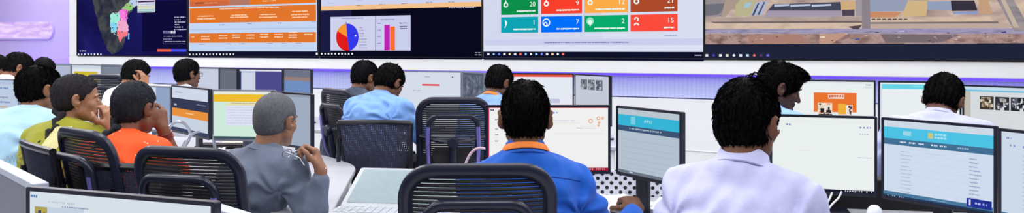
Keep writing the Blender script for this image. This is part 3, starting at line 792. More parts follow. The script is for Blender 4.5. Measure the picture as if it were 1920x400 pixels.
def d_orange(S, N, B, D, T):
    B(355, -20, 596, 96, (196, 214, 242)); B(596, -40, 600, 96, (22, 24, 70))
    og = (226, 118, 44); a = N(357, 14); b = N(594, 8)
    S.r(a[0], 0, b[0], N(357, 13)[1], (224, 112, 56)); S.r(a[0], N(357, 4)[1], N(430, 0)[0], N(357, 13)[1], (206, 104, 62))
    S.r(N(431, 0)[0], 0, N(470, 0)[0], N(357, 12.5)[1], (178, 120, 104)); S.r(N(470, 0)[0], 0, b[0], N(357, 13)[1], (232, 118, 34))
    D(368, 384, 8, 3, (110, 62, 40)); D(493, 519, 3.5, 2.2, (255, 206, 150)); D(384, 410, 7, 1.5, (240, 170, 130))
    S.r(a[0], N(357, 16)[1], b[0], N(357, 44)[1], og)
    D(414, 525, 18, 2.2, (255, 222, 192), .18)
    for u, vs in ((388, (32, 37)), (450, (30, 34)), (504, (29, 34)), (564, (23, 29, 34))):
        for k, v in enumerate(vs): D(u-(17 if k % 2 else 15), u+(17 if k % 2 else 14), v, 2.3, (255, 220, 188), .15)
    S.r(a[0], N(357, 55.5)[1], b[0], N(357, 56.2)[1], (150, 170, 206))
    for u, v in ((418, 48), (469, 45.5), (526, 44.5), (590, 42)): D(u-4, u+4, v, 1.8, (110, 128, 170))
    S.r(a[0], N(357, 63)[1], b[0], N(357, 80.5)[1], og)
    for u, vs in ((363, (71,)), (387, (70, 75)), (420, (68, 73)), (445, (67, 72)), (471, (67, 73)), (497, (66, 71)), (524, (66, 71)), (551, (62, 67, 72)), (580, (66,))):
        for v in vs: D(u-(3 if u < 370 else 8), u+(3 if u < 370 else 8), v, 2.2, (255, 224, 194), .15)
    for u in (380, 430, 456, 508, 535, 562): D(u-5, u+5, 84-(u-380)*.01, 1.6, (120, 136, 176))
    B(355, 96.5, 600, 108, TB); icons(S, N, 358, 440, 14, 102, hpx=3.4); icons(S, N, 596, 600, 1, 101)
def d_charts(S, N, B, D, T):
    B(601, -60, 905, 110, (10, 10, 30)); B(601, 18, 660, 98, (26, 26, 66))
    S.r(N(603, 0)[0], 0, N(904, 0)[0], N(603, 13.5)[1], (206, 212, 240)); S.r(N(603, 0)[0], N(603, 12)[1], N(904, 0)[0], N(603, 20)[1], (244, 194, 140))
    for u, v in ((676, 12), (718, 10), (760, 8), (806, 6), (848, 5)): D(u-6, u+5, v, 2, (140, 110, 110))
    for u, v in ((622, 7), (676, 2)): D(u-5, u+5, v, 1.4, (170, 176, 206))
    D(843, 893, 16.5, 2.6, (196, 196, 220))
    S.r(N(621, 0)[0], N(621, 32)[1], N(705, 0)[0], N(621, 95)[1], (206, 208, 236)); S.r(N(706.2, 0)[0], N(621, 32)[1], N(771, 0)[0], N(621, 95)[1], (202, 206, 238))
    D(642, 683, 36, 2.4, (140, 140, 186), .1); D(715, 741, 38.5, 2.4, (140, 140, 186), .1)
    c = N(652.5, 70); r = 25.5*wd(652)/F_PX/S.H
    S.pie(c[0], c[1], r, -80, 95, (52, 58, 232)); S.pie(c[0], c[1], r, 95, 152, (246, 150, 46)); S.pie(c[0], c[1], r, 152, 280, (222, 28, 28))
    S.r(N(621, 0)[0], N(621, 95)[1], N(705, 0)[0], N(621, 99)[1], (10, 10, 34)); a = N(668, 67); S.disc(a[0], a[1], .009, (235, 235, 250)); B(650, 41, 651, 45, (60, 60, 170))
    for k in range(8): D(675, 675+(6, 8, 9, 9, 14, 14, 14, 15)[k], 53+k*5.4, 1.8, (132, 134, 176), .15)
    S.r(N(722, 0)[0], N(722, 47)[1], N(732.4, 0)[0], N(722, 94.5)[1], (190, 36, 180)); S.r(N(733, 0)[0], N(733, 50)[1], N(742, 0)[0], N(722, 94.5)[1], (242, 112, 50))
    for v in (45, 58, 70, 82.5): D(709, 716, v, 2, (130, 130, 172), .1)
    for k, v in enumerate((45, 51, 55)): D(750+k, 765, v, 2.2, (90, 90, 130), .15)
    icons(S, N, 605, 662, 10, 101, hpx=3.6); D(893, 902, 100, 1.8, (190, 190, 214)); D(892, 904, 104, 1.8, (190, 190, 214))
def d_tiles(S, N, B, D, T):
    B(908, -60, 1318, 97.5, (216, 221, 240)); B(909, -60, 1130, 80, (212, 216, 238))
    S.r(N(910, 0)[0], N(1000, 74)[1], N(1319, 0)[0], N(1000, 85)[1], (202, 207, 238)); S.r(N(910, 0)[0], N(1000, 86)[1], N(1319, 0)[0], N(1000, 93)[1], (222, 226, 246))
    cols = ((940.5, 1010), (1015.5, 1092), (1097, 1178), (1183, 1271)); up = ((12, 142, 74), (250, 64, 44), (252, 172, 72), (172, 74, 44)); dn = ((14, 164, 180), (2, 112, 252), (8, 170, 108), (252, 76, 62))
    zt = N(1015, -2)[1]; z0, z1, z2, z3 = N(975, 27.5)[1], N(975, 27.5)[1], N(975, 32)[1], N(975, 61.5)[1]
    nu = ('20', '9', '12', '21'); nd = ('1', '7', '2', '15'); w = (235, 250, 244)
    for k, (a, b) in enumerate(cols):
        x0, x1 = N(a, 50)[0], N(b, 50)[0]; hh = z3-z2; dx = x1-x0
        S.r(x0, z1-hh, x1, z1, up[k]); S.r(x0, z2, x1, z3, dn[k])
        for zb, num, ln in ((z1, nu[k], (.5, .55, .68, .2)[k]), (z3, nd[k], (.6, .55, .7, .22)[k])):
            S.dash(x1-.07*dx-ln*dx, zb-.26*hh, x1-.07*dx, .105*hh, w, .1); S.text(x1-.07*dx, zb-.50*hh, .30*hh, num, w, 'RIGHT')
        xi = x0+.13*dx; r = .17*hh
        S.loop(xi, z1-.64*hh, r, r*.5, w)                                   # drop
        S.poly([(xi-.030*dx, z1-.74*hh), (xi, z1-.98*hh), (xi+.030*dx, z1-.74*hh)], w)
        if k == 0: S.poly([(xi-.04*dx, z3-.36*hh), (xi-.01*dx, z3-.42*hh), (xi-.02*dx, z3-.86*hh), (xi+.04*dx, z3-.66*hh), (xi+.01*dx, z3-.44*hh), (xi-.02*dx, z3-.30*hh)], w)
        elif k == 1: S.loop(xi, z3-.62*hh, .26*hh, .07*hh, w); S.loop(xi-.02*dx, z3-.52*hh, .13*hh, .06*hh, w)
        elif k == 2: S.disc(xi, z3-.66*hh, .24*hh, (150, 226, 190)); S.disc(xi, z3-.6*hh, .13*hh, w); S.poly([(xi-.02*dx, z3-.5*hh), (xi+.03*dx, z3-.5*hh), (xi, z3-.3*hh)], w)
        else: S.loop(xi, z3-.72*hh, .14*hh, .07*hh, w, -60, 200); S.loop(xi, z3-.36*hh, .16*hh, .08*hh, w, 0, 180)
    D(1022, 1180, 81.5, 2.6, (120, 124, 184), .12); D(1246, 1270, 68.5, 3, (150, 172, 214), .2)
    B(908, 97.5, 1320, 112, TB); icons(S, N, 917, 1057, 15, 101.5, ((240, 242, 248), (150, 200, 240), (110, 130, 240), (240, 240, 245), (246, 220, 170), (236, 240, 246), (246, 120, 96), (130, 190, 250)), 4.6)
    D(1303, 1316, 105, 2, (190, 190, 214), .1)
def d_aerial(S, N, B, D, T):
    S.r(0, 0, 1, 1, glow_noise('ground_glow', [(.3, (150, 130, 130)), (.45, (182, 158, 148)), (.58, (206, 184, 168)), (.72, (170, 154, 158))], 3.2, (1, 1, 3.5), 9, .3))
    tan = glow_noise('sand_glow', [(.3, (184, 162, 150)), (.5, (214, 190, 168)), (.7, (196, 174, 164))], 4, (1, 1, 3)); gry = glow_noise('track_glow', [(.3, (126, 120, 128)), (.6, (160, 150, 152))], 5, (1, 1, 4))
    lav = glow_noise('road_glow', [(.3, (138, 132, 166)), (.5, (164, 156, 186)), (.7, (120, 116, 150))], 5, (1, 1, 6)); brn = glow_noise('scrub_glow', [(.32, (110, 90, 92)), (.45, (146, 116, 110)), (.6, (180, 150, 142)), (.75, (126, 112, 122))], 9, (1, 1, 2), 10, .4)
    q = lambda *pp: [N(*p) for p in pp]
    S.poly(q((1322, -60), (1440, -60), (1360, 30), (1322, 33)), gry); S.poly(q((1322, 8), (1368, 6), (1346, 28), (1322, 30)), (112, 112, 122))
    S.poly(q((1380, -2), (1420, -2), (1408, 30), (1378, 31)), (186, 178, 140)); S.poly(q((1398, 6), (1410, 4), (1406, 14), (1394, 15)), (160, 196, 210))
    S.poly(q((1376, -60), (1440, -60), (1360, 32), (1352, 32)), (170, 152, 140))
    S.poly(q((1416, 6), (1440, 2), (1430, 28), (1408, 30)), (172, 184, 214)); S.poly(q((1421, 6), (1424, 6), (1414, 29), (1410, 29)), (66, 72, 92)); S.poly(q((1432, 4), (1435, 4), (1424, 28), (1420, 28)), (80, 84, 104))
    S.poly(q((1450, 8), (1576, 4), (1578, 22), (1436, 24)), (68, 72, 88)); S.poly(q((1440, 20), (1578, 20), (1578, 32), (1432, 32)), (164, 154, 172))
    for a, b in ((1452, 1480), (1482, 1520), (1522, 1558)): S.poly(q((a, 9), (b, 7.5), (b, 11), (a, 13)), (186, 196, 222))
    S.poly(q((1577, 3), (1604, 2), (1604, 18), (1577, 19)), (210, 172, 124)); S.poly(q((1579, 19), (1602, 18), (1602, 30), (1579, 30)), (78, 70, 84)); S.poly(q((1604, 0), (1620, 0), (1620, 30), (1604, 30)), (158, 152, 160))
    S.poly(q((1628, -20), (1702, -20), (1700, 21), (1628, 22)), (150, 158, 182)); S.poly(q((1622, 22), (1690, 23), (1678, 33), (1620, 33)), (200, 140, 104))
    S.poly(q((1702, 2), (1740, 2), (1736, 30), (1690, 31)), (208, 180, 134)); S.poly(q((1738, 3), (1784, 2), (1784, 20), (1738, 19)), (146, 158, 186)); S.poly(q((1782, 1), (1826, 1), (1832, 20), (1784, 21)), (54, 50, 64)); S.poly(q((1786, 22), (1834, 21), (1832, 27), (1786, 27)), (142, 156, 196))
    S.poly(q((1834, 0), (1852, 0), (1860, 26), (1836, 27)), (196, 158, 124))
    S.poly(q((1322, 33), (1616, 31), (1618, 42), (1322, 42)), glow_noise('dust_glow', [(.3, (164, 144, 136)), (.6, (186, 168, 160))], 5, (1, 1, 3))); S.poly(q((1332, 41), (1610, 39), (1620, 41), (1618, 43.5), (1340, 44)), (118, 104, 104))
    S.poly(q((1322, 44), (1616, 43), (1616, 54), (1322, 54)), tan); S.poly(q((1322, 55), (1930, 53), (1930, 64), (1322, 63)), lav); S.poly(q((1630, 33), (1856, 31), (1864, 42), (1632, 42)), tan); S.poly(q((1632, 42), (1870, 40), (1872, 44), (1632, 45)), (126, 114, 114))
    for k in range(7): S.poly(q((1634+k*10, 35.4), (1641+k*10, 35.2), (1641+k*10, 37.2), (1634+k*10, 37.4)), (64, 54, 56))
    S.poly(q((1632, 45), (1890, 44), (1890, 53), (1634, 54)), (190, 168, 158))
    S.poly(q((1616, -40), (1630, -40), (1632, 54), (1616, 54)), (140, 130, 140)); S.poly(q((1590, 50), (1616, 47), (1610, 55), (1600, 55)), (86, 72, 78))
    S.poly(q((1852, -30), (1900, -30), (1930, 40), (1930, 60), (1900, 58)), gry); S.poly(q((1866, -20), (1874, -20), (1910, 52), (1900, 52)), (196, 178, 160)); S.poly(q((1888, -20), (1960, -20), (1960, 44), (1920, 36)), tan)
    S.poly(q((1322, 64), (1930, 64), (1930, 83), (1322, 83)), brn); S.poly(q((1404, 66), (1500, 64), (1520, 82), (1404, 82)), (170, 128, 116)); S.poly(q((1536, 64), (1590, 62), (1560, 82), (1536, 82)), (190, 150, 130)); S.poly(q((1650, 64), (1800, 66), (1760, 80), (1660, 80)), (120, 106, 110))
    for k in range(60):
        u = random.uniform(1325, 1915); v = random.uniform(60, 80); r = random.uniform(1, 5); S.poly(q((u, v), (u+r*1.6, v-.6), (u+r, v+r*.4)), random.choice(((78, 64, 66), (206, 190, 196), (150, 140, 170), (96, 82, 84), (186, 160, 150))))
    for u, v, c in ((1606, 73, (70, 90, 170)), (1542, 69, (236, 222, 200)), (1690, 58, (190, 186, 220)), (1880, 60, (60, 66, 130))): S.poly(q((u-4, v), (u+5, v-1), (u+5, v+2), (u-4, v+2)), c)
    S.r(0, N(1322, 83)[1], 1, 1, (32, 36, 58))
    icons(S, N, 1326, 1440, 10, 104, ((240, 242, 248), (70, 66, 200), (240, 240, 246), (246, 236, 210), (240, 242, 248), (236, 238, 246), (196, 226, 246), (240, 120, 96), (90, 60, 110), (120, 96, 230)), 4.8)
display(0, 'leftmost video wall display with a coloured district map on navy', (20, 18, 74), d_map)
display(1, 'video wall display filled with an orange and pale blue table', (196, 214, 242), d_orange)
display(2, 'video wall display with a pie chart and bar chart on black', (10, 10, 30), d_charts)
display(3, 'video wall display showing rows of green, red, blue and orange tiles', (216, 221, 240), d_tiles)
display(4, 'rightmost video wall display showing an aerial view of brown ground', (160, 140, 130), d_aerial)

# ------------------------------------------------------------------ light
wn = bpy.data.worlds.new('room_light'); SC.world = wn; wn.use_nodes = True
wn.node_tree.nodes['Background'].inputs[0].default_value = (.70, .72, 1.0, 1); wn.node_tree.nodes['Background'].inputs[1].default_value = .14
def lamp(x, y, sx, sy, e, z=3.27, c=(1, .985, .97)):
    l = bpy.data.lights.new('ceiling_and_fill_lamp', 'AREA'); l.shape = 'RECTANGLE'; l.size = sx; l.size_y = sy; l.energy = e; l.color = c
    o = bpy.data.objects.new('ceiling_and_fill_lamp', l); COL.objects.link(o); o.location = (x, y, z)
for x in (-7.5, -5, -2.5, 0, 2.5, 5):
    for y in (.6, 3.0, 5.4, 7.8):
        if y < D_W-T_W*x-.6: lamp(x, y, 1.6, .5, 36)
for k in range(8):                                           # violet LED lamps tucked under the white band
    l = bpy.data.lights.new('led_lamp', 'AREA'); l.shape = 'RECTANGLE'; l.size = 1.5; l.size_y = .05; l.energy = .6; l.color = (.32, .16, 1)
    o = bpy.data.objects.new('led_lamp', l); COL.objects.link(o); o.location = WT @ Vector((XL+.8+1.6*k, .08, 1.2)); o.rotation_euler = (R(22), 0, ANG)
for x, y in ((-7.5, 9.4), (-5, 8.6), (-9.5, 9.8), (-9.5, 6.6), (-7.8, 10.6)): lamp(x, y, 1.6, .5, 15)  # extra unseen lamps, added to brighten the left wall
SC.view_settings.view_transform = 'Standard'; SC.view_settings.look = 'None'; SC.view_settings.gamma = 1; SC.view_settings.exposure = 0; SC.view_settings.use_curve_mapping = False
try: SC.cycles.use_denoising = True
except Exception: pass
cam = bpy.data.cameras.new('camera'); co = bpy.data.objects.new('camera', cam); COL.objects.link(co); SC.camera = co
co.location = (0, 0, H_CAM); co.rotation_euler = (R(90), 0, 0); cam.sensor_fit = 'HORIZONTAL'; cam.sensor_width = 36; cam.lens = 36*F_PX/1920; cam.shift_y = -(200-V_HOR)/1920; cam.clip_start = .05
# ------------------------------------------------------------------ desks
def desk(label, pts, z, legs, name='desk', group=None, top_m=None, panel=None):
    xs = [p[0] for p in pts]; ys = [p[1] for p in pts]
    root = empty(name, (sum(xs)/len(xs), sum(ys)/len(ys), 0)); tag(root, label, 'desk', group)
    o = root.location
    m = MB(); m.prism([(x-o.x, y-o.y) for x, y in pts], z-.03, z); m.build('desk_top', top_m or desk_m, root, bevel=.006)
    for (x, y) in legs:
        m = MB(); m.box((x-o.x-.03, y-o.y-.03, 0), (x-o.x+.03, y-o.y+.03, z-.03)); m.build('leg', white, root, bevel=.006)
    for a, b in (panel or ()):
        m = MB(); d = Vector((b[0]-a[0], b[1]-a[1], 0)); L = d.length; m.T = Matrix.Translation((a[0]-o.x, a[1]-o.y, 0)) @ Matrix.Rotation(math.atan2(d.y, d.x), 4, 'Z')
        m.box((0, -.009, .12), (L, .009, z-.03)); m.build('modesty_panel', white, root, bevel=.003)
    return root
def rounded(pts, rads, n=6):
    out = []; N = len(pts)
    for i in range(N):
        p, a, b = Vector(pts[i]), Vector(pts[i-1]), Vector(pts[(i+1) % N]); r = rads[i]
        if r <= 0: out.append(tuple(p)); continue
        u, w = (a-p).normalized(), (b-p).normalized()
        for k in range(n+1):
            t = k/n; out.append(tuple((p+u*r)*(1-t)**2+p*2*t*(1-t)+(p+w*r)*t*t))
    return out
desk_m = mat('desk_laminate', (190, 192, 200), .3, noise=.02, nscale=4)
ZA = .76
desk('long white desk with a rounded corner in front of the man in the grey jacket', rounded([(-.735, 2.74), (-.915, 4.10), (-1.15, 4.42), (-1.75, 5.05), (-3.6, 5.9), (-4.7, 5.9), (-4.2, 4.6), (-2.4, 3.95), (-1.45, 3.42), (-1.02, 2.95), (-.95, 2.7)], [0, .14, .1, .1, 0, 0, 0, .1, .1, .1, 0]), ZA, [(-.95, 3.95), (-1.9, 4.95), (-3.5, 5.6), (-.80, 2.84)])
desk('white front desk under the laptop and the row of front monitors', [(-.70, 2.62), (-.60, 2.55), (3.2, 2.35), (3.2, 3.0), (1.3, 3.32), (-.79, 3.32)], .75, [(-.6, 3.2), (1.0, 3.2), (3.0, 2.9), (-.5, 2.7)], panel=[((1.02, 3.25), (3.1, 2.93))])
def line_y(x): return 5.6-T_W*x
def rowdesk(label, x0, x1, z=.78):
    n = .42
    pts = [(x0, line_y(x0)-.55), (x1, line_y(x1)-.55), (x1, line_y(x1)+n), (x0, line_y(x0)+n)]
    return desk(label, pts, z, [(x0+.1, line_y(x0)-.4), (x1-.1, line_y(x1)-.45), (x0+.1, line_y(x0)+.2), (x1-.1, line_y(x1)+.2)], group=None)
dk = rowdesk('long white desk of the far row under the left monitors', -5.6, .78)
m = MB(); m.T = Matrix.Translation((-1.15-dk.location.x, line_y(-1.15)-.5-dk.location.y, 0)) @ Matrix.Rotation(ANG, 4, 'Z'); m.box((0, -.01, .08), (2.0, .01, .63)); m.build('dark_fill_panel', mat('trough_black', (14, 14, 20), .6), dk, bevel=.003)  # added black sheet, fills in the darkness behind and below the chairs
rowdesk('white desk of the far row under the monitors at the right', 1.9, 4.2)
# perforated divider behind the front monitors
m = MB(); perf = pattern('perforated_metal', (14, 15, 26), (226, 230, 242), 'grid', 33, lo=.27, hi=.31, rough=.4, turn=45)
m.T = Matrix.Translation((.30, 3.295, .75)) @ Matrix.Rotation(-.06, 4, 'Z')
m.box((0, 0, 0), (.78, .012, .125)); o = m.build('desk_divider', perf, bevel=.002); tag(o, 'low white perforated divider with black holes along the front desk', 'divider')
# grey partition around the nearest monitor
gp = mat('grey_partition', (112, 116, 128), .5, noise=.05); lt = mat('light_edge_trim', (176, 182, 198), .35)
def partition(label, A, B):
    a, b = at(*A), at(*B); z = (a.z+b.z)/2; d = b-a; L = math.hypot(d.x, d.y); rz = math.atan2(d.y, d.x)
    root = empty('desk_partition', (a.x, a.y, 0), rz); tag(root, label, 'partition')
    m = MB(); m.box((0, -.018, .0), (L, .018, z-.022)); m.build('panel', gp, root, bevel=.003)
    m = MB(); m.box((-.004, -.02, z-.022), (L+.004, .02, z)); m.build('edge_trim', lt, root, bevel=.004)
partition('grey desk partition with a pale top edge at the lower left corner', (-90, 258, 2.9), (76, 348, 1.95))
partition('short grey partition with pale edge right of the nearest monitor', (404, 385, 1.75), (478, 408, 1.62))
desk('pale near desk carrying the nearest monitor at the lower left', [(-1.55, 1.45), (-.60, 1.25), (-.62, 1.56), (-.79, 1.70), (-.80, 1.82), (-1.22, 1.82), (-1.38, 1.92), (-1.55, 2.05)], .72, [(-1.45, 1.5), (-.7, 1.35)])

# ------------------------------------------------------------------ monitors
def cells(S, x, y, w, h, n, c, gap=.02):
    for k in range(n): S.r(x+k*(w+gap), y, x+k*(w+gap)+w, y+h, c[k % len(c)])
def thumb(S, x0, y0, x1, y1, cols, n=26):
    S.r(x0, y0, x1, y1, cols[0])
    for k in range(n):
        w, h = (x1-x0)*random.uniform(.08, .3), (y1-y0)*random.uniform(.1, .35); x, y = random.uniform(x0, x1-w), random.uniform(y0, y1-h)
        S.r(x, y, x+w, y+h, random.choice(cols))
def s_map(S):
    S.r(0, 0, 1, .12, (205, 214, 226)); S.r(.06, .22, .88, .95, (206, 186, 52)); S.r(.1, .30, .2, .8, (140, 196, 170)); S.r(.3, .35, .6, .42, (226, 206, 90)); S.r(.62, .45, .86, .7, (228, 214, 130)); S.dash(.3, .5, .7, .04, (160, 130, 40)); S.dash(.3, .6, .6, .04, (160, 130, 40))
def s_plain(c, lines=()):
    def f(S):
        S.r(0, 0, 1, .05, tuple(int(k*.93) for k in c))
        for x0, y, x1, h, cc in lines: S.dash(x0, y, x1, h, cc)
    return f
def s_list(S):
    S.r(0, 0, 1, .1, (180, 196, 220))
    for k in range(7): S.dash(.1, .16+k*.11, .1+random.uniform(.4, .75), .045, ((112, 140, 190), (200, 170, 110), (140, 150, 180))[k % 3])
def s_window(S): S.r(.0, 0, 1, .05, (224, 228, 236)); S.r(.05, .1, .38, 1, (206, 214, 232)); S.r(.38, .05, 1, 1, (78, 74, 140)); S.r(0, .05, .04, 1, (60, 58, 110))
def s_bands(S): S.r(0, 0, 1, .2, (110, 116, 134)); S.r(0, .2, 1, .3, (150, 128, 124)); S.r(0, .3, 1, .62, (112, 142, 192)); S.r(.0, .62, 1, 1, (98, 106, 126)); S.r(.1, .66, .6, .8, (196, 202, 214))
def s_navy(S):
    S.r(0, 0, 1, .25, (206, 216, 232)); S.r(0, .25, 1, .48, (54, 58, 84)); S.r(0, .48, 1, .66, (232, 146, 62)); S.r(0, .66, 1, .92, (198, 210, 224)); S.r(0, .92, 1, 1, (60, 68, 96))
    S.dash(.4, .55, .62, .03, (255, 222, 180)); S.dash(.06, .38, .14, .05, (190, 196, 216)); S.dash(.7, .33, .95, .02, (140, 150, 176)); S.dash(.1, .1, .3, .03, (150, 160, 180))
def s_side(S): S.r(0, 0, .55, .12, (214, 224, 240)); S.r(.42, .25, .62, .9, (92, 116, 158)); S.r(.1, .55, .4, .65, (120, 160, 220)); S.r(.68, 0, 1, 1, (146, 164, 196))
def s_green(S):
    S.r(0, 0, 1, .06, (232, 236, 226)); S.r(0, .06, 1, .22, (240, 190, 48)); S.r(.2, .25, .95, .29, (236, 220, 170)); S.r(.2, .3, .98, .72, (222, 226, 244))
    for k in range(7): S.dash(.22, .33+k*.055, .9, .018, (190, 190, 214), .4)
    S.dash(.3, .24, .9, .02, (200, 150, 60)); S.r(0, .95, 1, 1, (60, 84, 90))
def s_red(S): S.dash(.46, .1, .54, .025, (150, 154, 170)); S.disc(.88, .12, .02, (40, 40, 60)); S.r(.42, .30, .68, .345, (226, 62, 70)); S.dash(.28, .46, .42, .028, (150, 154, 170)); S.r(0, .04, 1, .05, (206, 212, 228)); S.r(0, .93, 1, 1, (190, 196, 214))
rock = lambda: glow_noise('rock_glow', [(.3, (70, 78, 96)), (.5, (92, 100, 118)), (.68, (128, 134, 150)), (.8, (180, 184, 196))], 26, detail=5)
def s_redtop(S): S.r(0, 0, 1, .055, (222, 76, 58)); S.r(.28, .56, .82, .66, (196, 196, 224)); S.dash(.42, .59, .56, .03, (150, 150, 190)); S.r(.30, .42, .32, .55, (150, 154, 190))
def s_thumbs(S):
    for x in (.16, .40, .64): thumb(S, x, .08, x+.2, .30, [(110, 116, 128), (70, 74, 88), (190, 194, 204), (150, 152, 160)])
    S.r(.2, .76, .5, .92, (178, 182, 150)); S.dash(.56, .84, .92, .06, (120, 124, 136))
def s_blue_man(S):
    S.r(0, 0, 1, .01, (190, 60, 70)); S.r(0, 0, .012, .9, (170, 60, 90)); S.dash(.02, .03, .05, .03, (90, 84, 110)); S.dash(.46, .07, .58, .03, (120, 140, 220)); S.r(.16, .03, .165, .9, (226, 226, 230)); S.r(0, .90, 1, .95, (238, 236, 232))
    for y in (.18, .33, .42, .52): S.dash(.06, y, .085, .025, (140, 140, 150))
    S.dash(.52, .20, .72, .02, (206, 206, 220)); S.dash(.5, .24, .78, .008, (226, 210, 210)); S.dash(.74, .32, .9, .014, (150, 150, 160), .1); S.dash(.56, .41, .96, .008, (210, 210, 226))
    for x, y, r in ((.885, .215, .035), (.95, .17, .03), (.985, .17, .022), (.955, .24, .02), (.95, .285, .018)): S.loop(x-.03, y, r, .012, (232, 160, 110))
    S.r(0, .95, 1, 1, (150, 22, 46)); S.dash(.6, .962, .97, .022, (236, 170, 180), .6)
CY, NV = (64, 186, 222), (58, 96, 134)
def s_cyan(S):
    S.r(0, 0, 1, .09, (186, 198, 208)); S.r(0, .09, 1, .26, (54, 180, 214)); S.r(0, .26, 1, .345, (60, 84, 116)); S.r(.22, .11, .30, .23, (120, 206, 226)); S.dash(.45, .14, .58, .05, (140, 214, 232)); S.dash(.2, .285, .72, .025, (180, 196, 214), .3)
    for y in (.47, .58, .66, .76, .84, .9): S.dash(.06, y, .9, .007, (162, 174, 190), .1)
    S.r(0, .955, 1, 1, (108, 118, 134)); S.dash(.2, .965, .26, .02, (220, 224, 232))
def s_orange(S):
    S.r(0, 0, 1, .04, (222, 228, 230)); S.r(.87, .1, .99, .14, (220, 226, 226)); S.r(.26, .24, .79, .66, (232, 116, 48)); S.r(.44, .27, .64, .37, (246, 214, 200)); S.dash(.45, .29, .63, .055, (196, 90, 60), .1)
    thumb(S, .31, .46, .49, .76, [(236, 226, 214), (60, 46, 44), (226, 206, 180), (40, 34, 36), (240, 170, 120)]); S.r(.32, .70, .49, .77, (40, 38, 50))
    S.r(.56, .48, .66, .70, (240, 176, 64)); thumb(S, .66, .50, .74, .78, [(240, 234, 226), (150, 110, 90), (80, 60, 70), (236, 220, 206)]); S.r(.56, .70, .64, .78, (206, 214, 232)); S.dash(.9, .05, .97, .03, (170, 180, 180))
def s_cyan_top(S): S.r(.02, .03, 1, .13, (104, 210, 228)); S.dash(.4, .06, .7, .025, (150, 222, 236)); S.dash(.5, .26, .54, .03, (190, 196, 206)); S.r(0, 0, .02, 1, (214, 222, 240))
def s_office(S):
    S.r(0, 0, 1, .06, (196, 218, 232)); S.r(0, .06, 1, .09, (110, 190, 222)); S.r(0, .09, .08, .7, (190, 186, 176))
    thumb(S, .2, .18, .37, .44, [(60, 54, 52), (206, 196, 176), (120, 100, 86), (30, 28, 32), (170, 150, 120)], 34); thumb(S, .39, .18, .56, .44, [(50, 50, 58), (210, 212, 214), (110, 112, 120), (176, 174, 170)], 34); thumb(S, .58, .18, .74, .44, [(40, 40, 48), (186, 192, 200), (96, 100, 112), (220, 222, 224)], 34)
    S.r(.22, .82, .54, .95, (206, 190, 62)); S.dash(.24, .86, .5, .04, (236, 226, 150)); S.r(.58, .86, .9, .95, (214, 206, 120)); S.r(.0, .72, .2, .98, (206, 206, 190))
def s_white(S):
    S.dash(.14, .09, .19, .03, (120, 130, 180)); S.r(.0, .05, 1, .055, (224, 228, 236)); S.dash(.86, .11, .97, .025, (140, 150, 190), .8); S.dash(.86, .20, .97, .02, (176, 182, 210), .8); S.dash(.28, .45, .38, .01, (214, 216, 220)); S.dash(.84, .52, .98, .012, (170, 178, 206), .4)
    S.r(0, .965, 1, 1, (20, 24, 44)); S.dash(.72, .972, .98, .02, (210, 214, 226), .7)
def s_portal(S):
    S.r(0, 0, 1, .085, (206, 216, 230)); S.r(0, .085, 1, .235, (78, 194, 228)); S.r(0, .235, 1, .315, (66, 112, 148)); S.r(.19, .125, .27, .185, (150, 214, 232)); S.r(.43, .12, .475, .19, (206, 196, 120)); S.dash(.49, .12, .60, .03, (170, 222, 238)); S.dash(.49, .16, .6, .03, (170, 222, 238))
    for x in (.16, .25, .34, .46, .54): S.dash(x, .262, x+.06, .022, (206, 220, 236), .15)
    S.dash(.7, .262, .8, .022, (170, 196, 220), .4); S.dash(.4, .38, .6, .014, (190, 206, 226), .6)
    for k in range(12): S.dash(.17, .39+k*.047, .17+random.uniform(.07, .12), .010, (160, 176, 200), .1); S.dash(.8, .38+k*.047, .8+random.uniform(.06, .11), .016, (150, 164, 200), .1)
    for k in range(6): S.dash(.1, .42+k*.09, .8, .004, (186, 204, 226), .1)
    S.r(0, .93, 1, 1, (74, 120, 156)); S.r(.0, .975, 1, 1, (36, 60, 92)); S.dash(.04, .98, .2, .014, (190, 206, 226), 1.0); S.dash(.45, .95, .6, .012, (140, 180, 206), .2)
    S.r(.78, .86, .99, .965, (36, 50, 150)); S.dash(.85, .90, .95, .03, (170, 180, 240), .2); S.r(.80, .875, .815, .945, (210, 214, 246))
def s_edge(S):
    S.dash(.06, .06, .12, .02, (130, 140, 190)); S.dash(.1, .14, .4, .03, (120, 150, 210), .8)
    for k in range(14): S.dash(.25, .25+k*.05, .7, .012, (170, 184, 210), .2)
    S.r(0, .93, 1, 1, (74, 120, 156))
def s_near(S):
    S.dash(.005, .03, .045, .025, (90, 130, 190)); S.r(.03, .12, .32, .40, (196, 208, 224)); thumb(S, .03, .125, .105, .38, [(176, 160, 90), (70, 60, 50), (200, 170, 70), (120, 110, 96), (60, 70, 100)], 36); thumb(S, .12, .175, .22, .38, [(96, 116, 160), (214, 222, 232), (70, 90, 140), (180, 196, 220)], 24)
    S.dash(.13, .065, .30, .010, (160, 172, 192), .9); S.dash(.21, .095, .36, .014, (130, 144, 176), .3); S.r(.86, .10, .875, .16, (80, 140, 190)); S.dash(.5, .22, .8, .01, (190, 200, 214), .5)
Zf, Za, Zb = .78, ZA, .75
gs = mat('grey_shell', (120, 126, 142), .45)
LW = (206, 212, 228)
monitor('monitor showing a yellow map page in the far left row', (134, 121, 7.45), (190, 120.5, 7.2), .33, Zf, P(s_map), (222, 228, 236), gs)
monitor('blank grey monitor just right of the yellow map monitor', (190, 121, 7.15), (226, 121, 6.95), .34, Zf, P(s_plain((126, 134, 152))), (126, 134, 152), gs)
monitor('pale monitor left of the yellow map monitor in the far row', (96, 119, 7.6), (133, 120, 7.5), .33, Zf, P(s_plain((150, 160, 184))), (176, 186, 210), gs)
monitor('pale monitor facing the man with eyeglasses in the far row', (345, 126.5, 6.95), (411, 126.5, 6.75), .33, Zf, P(s_plain(LW)), (200, 207, 226))
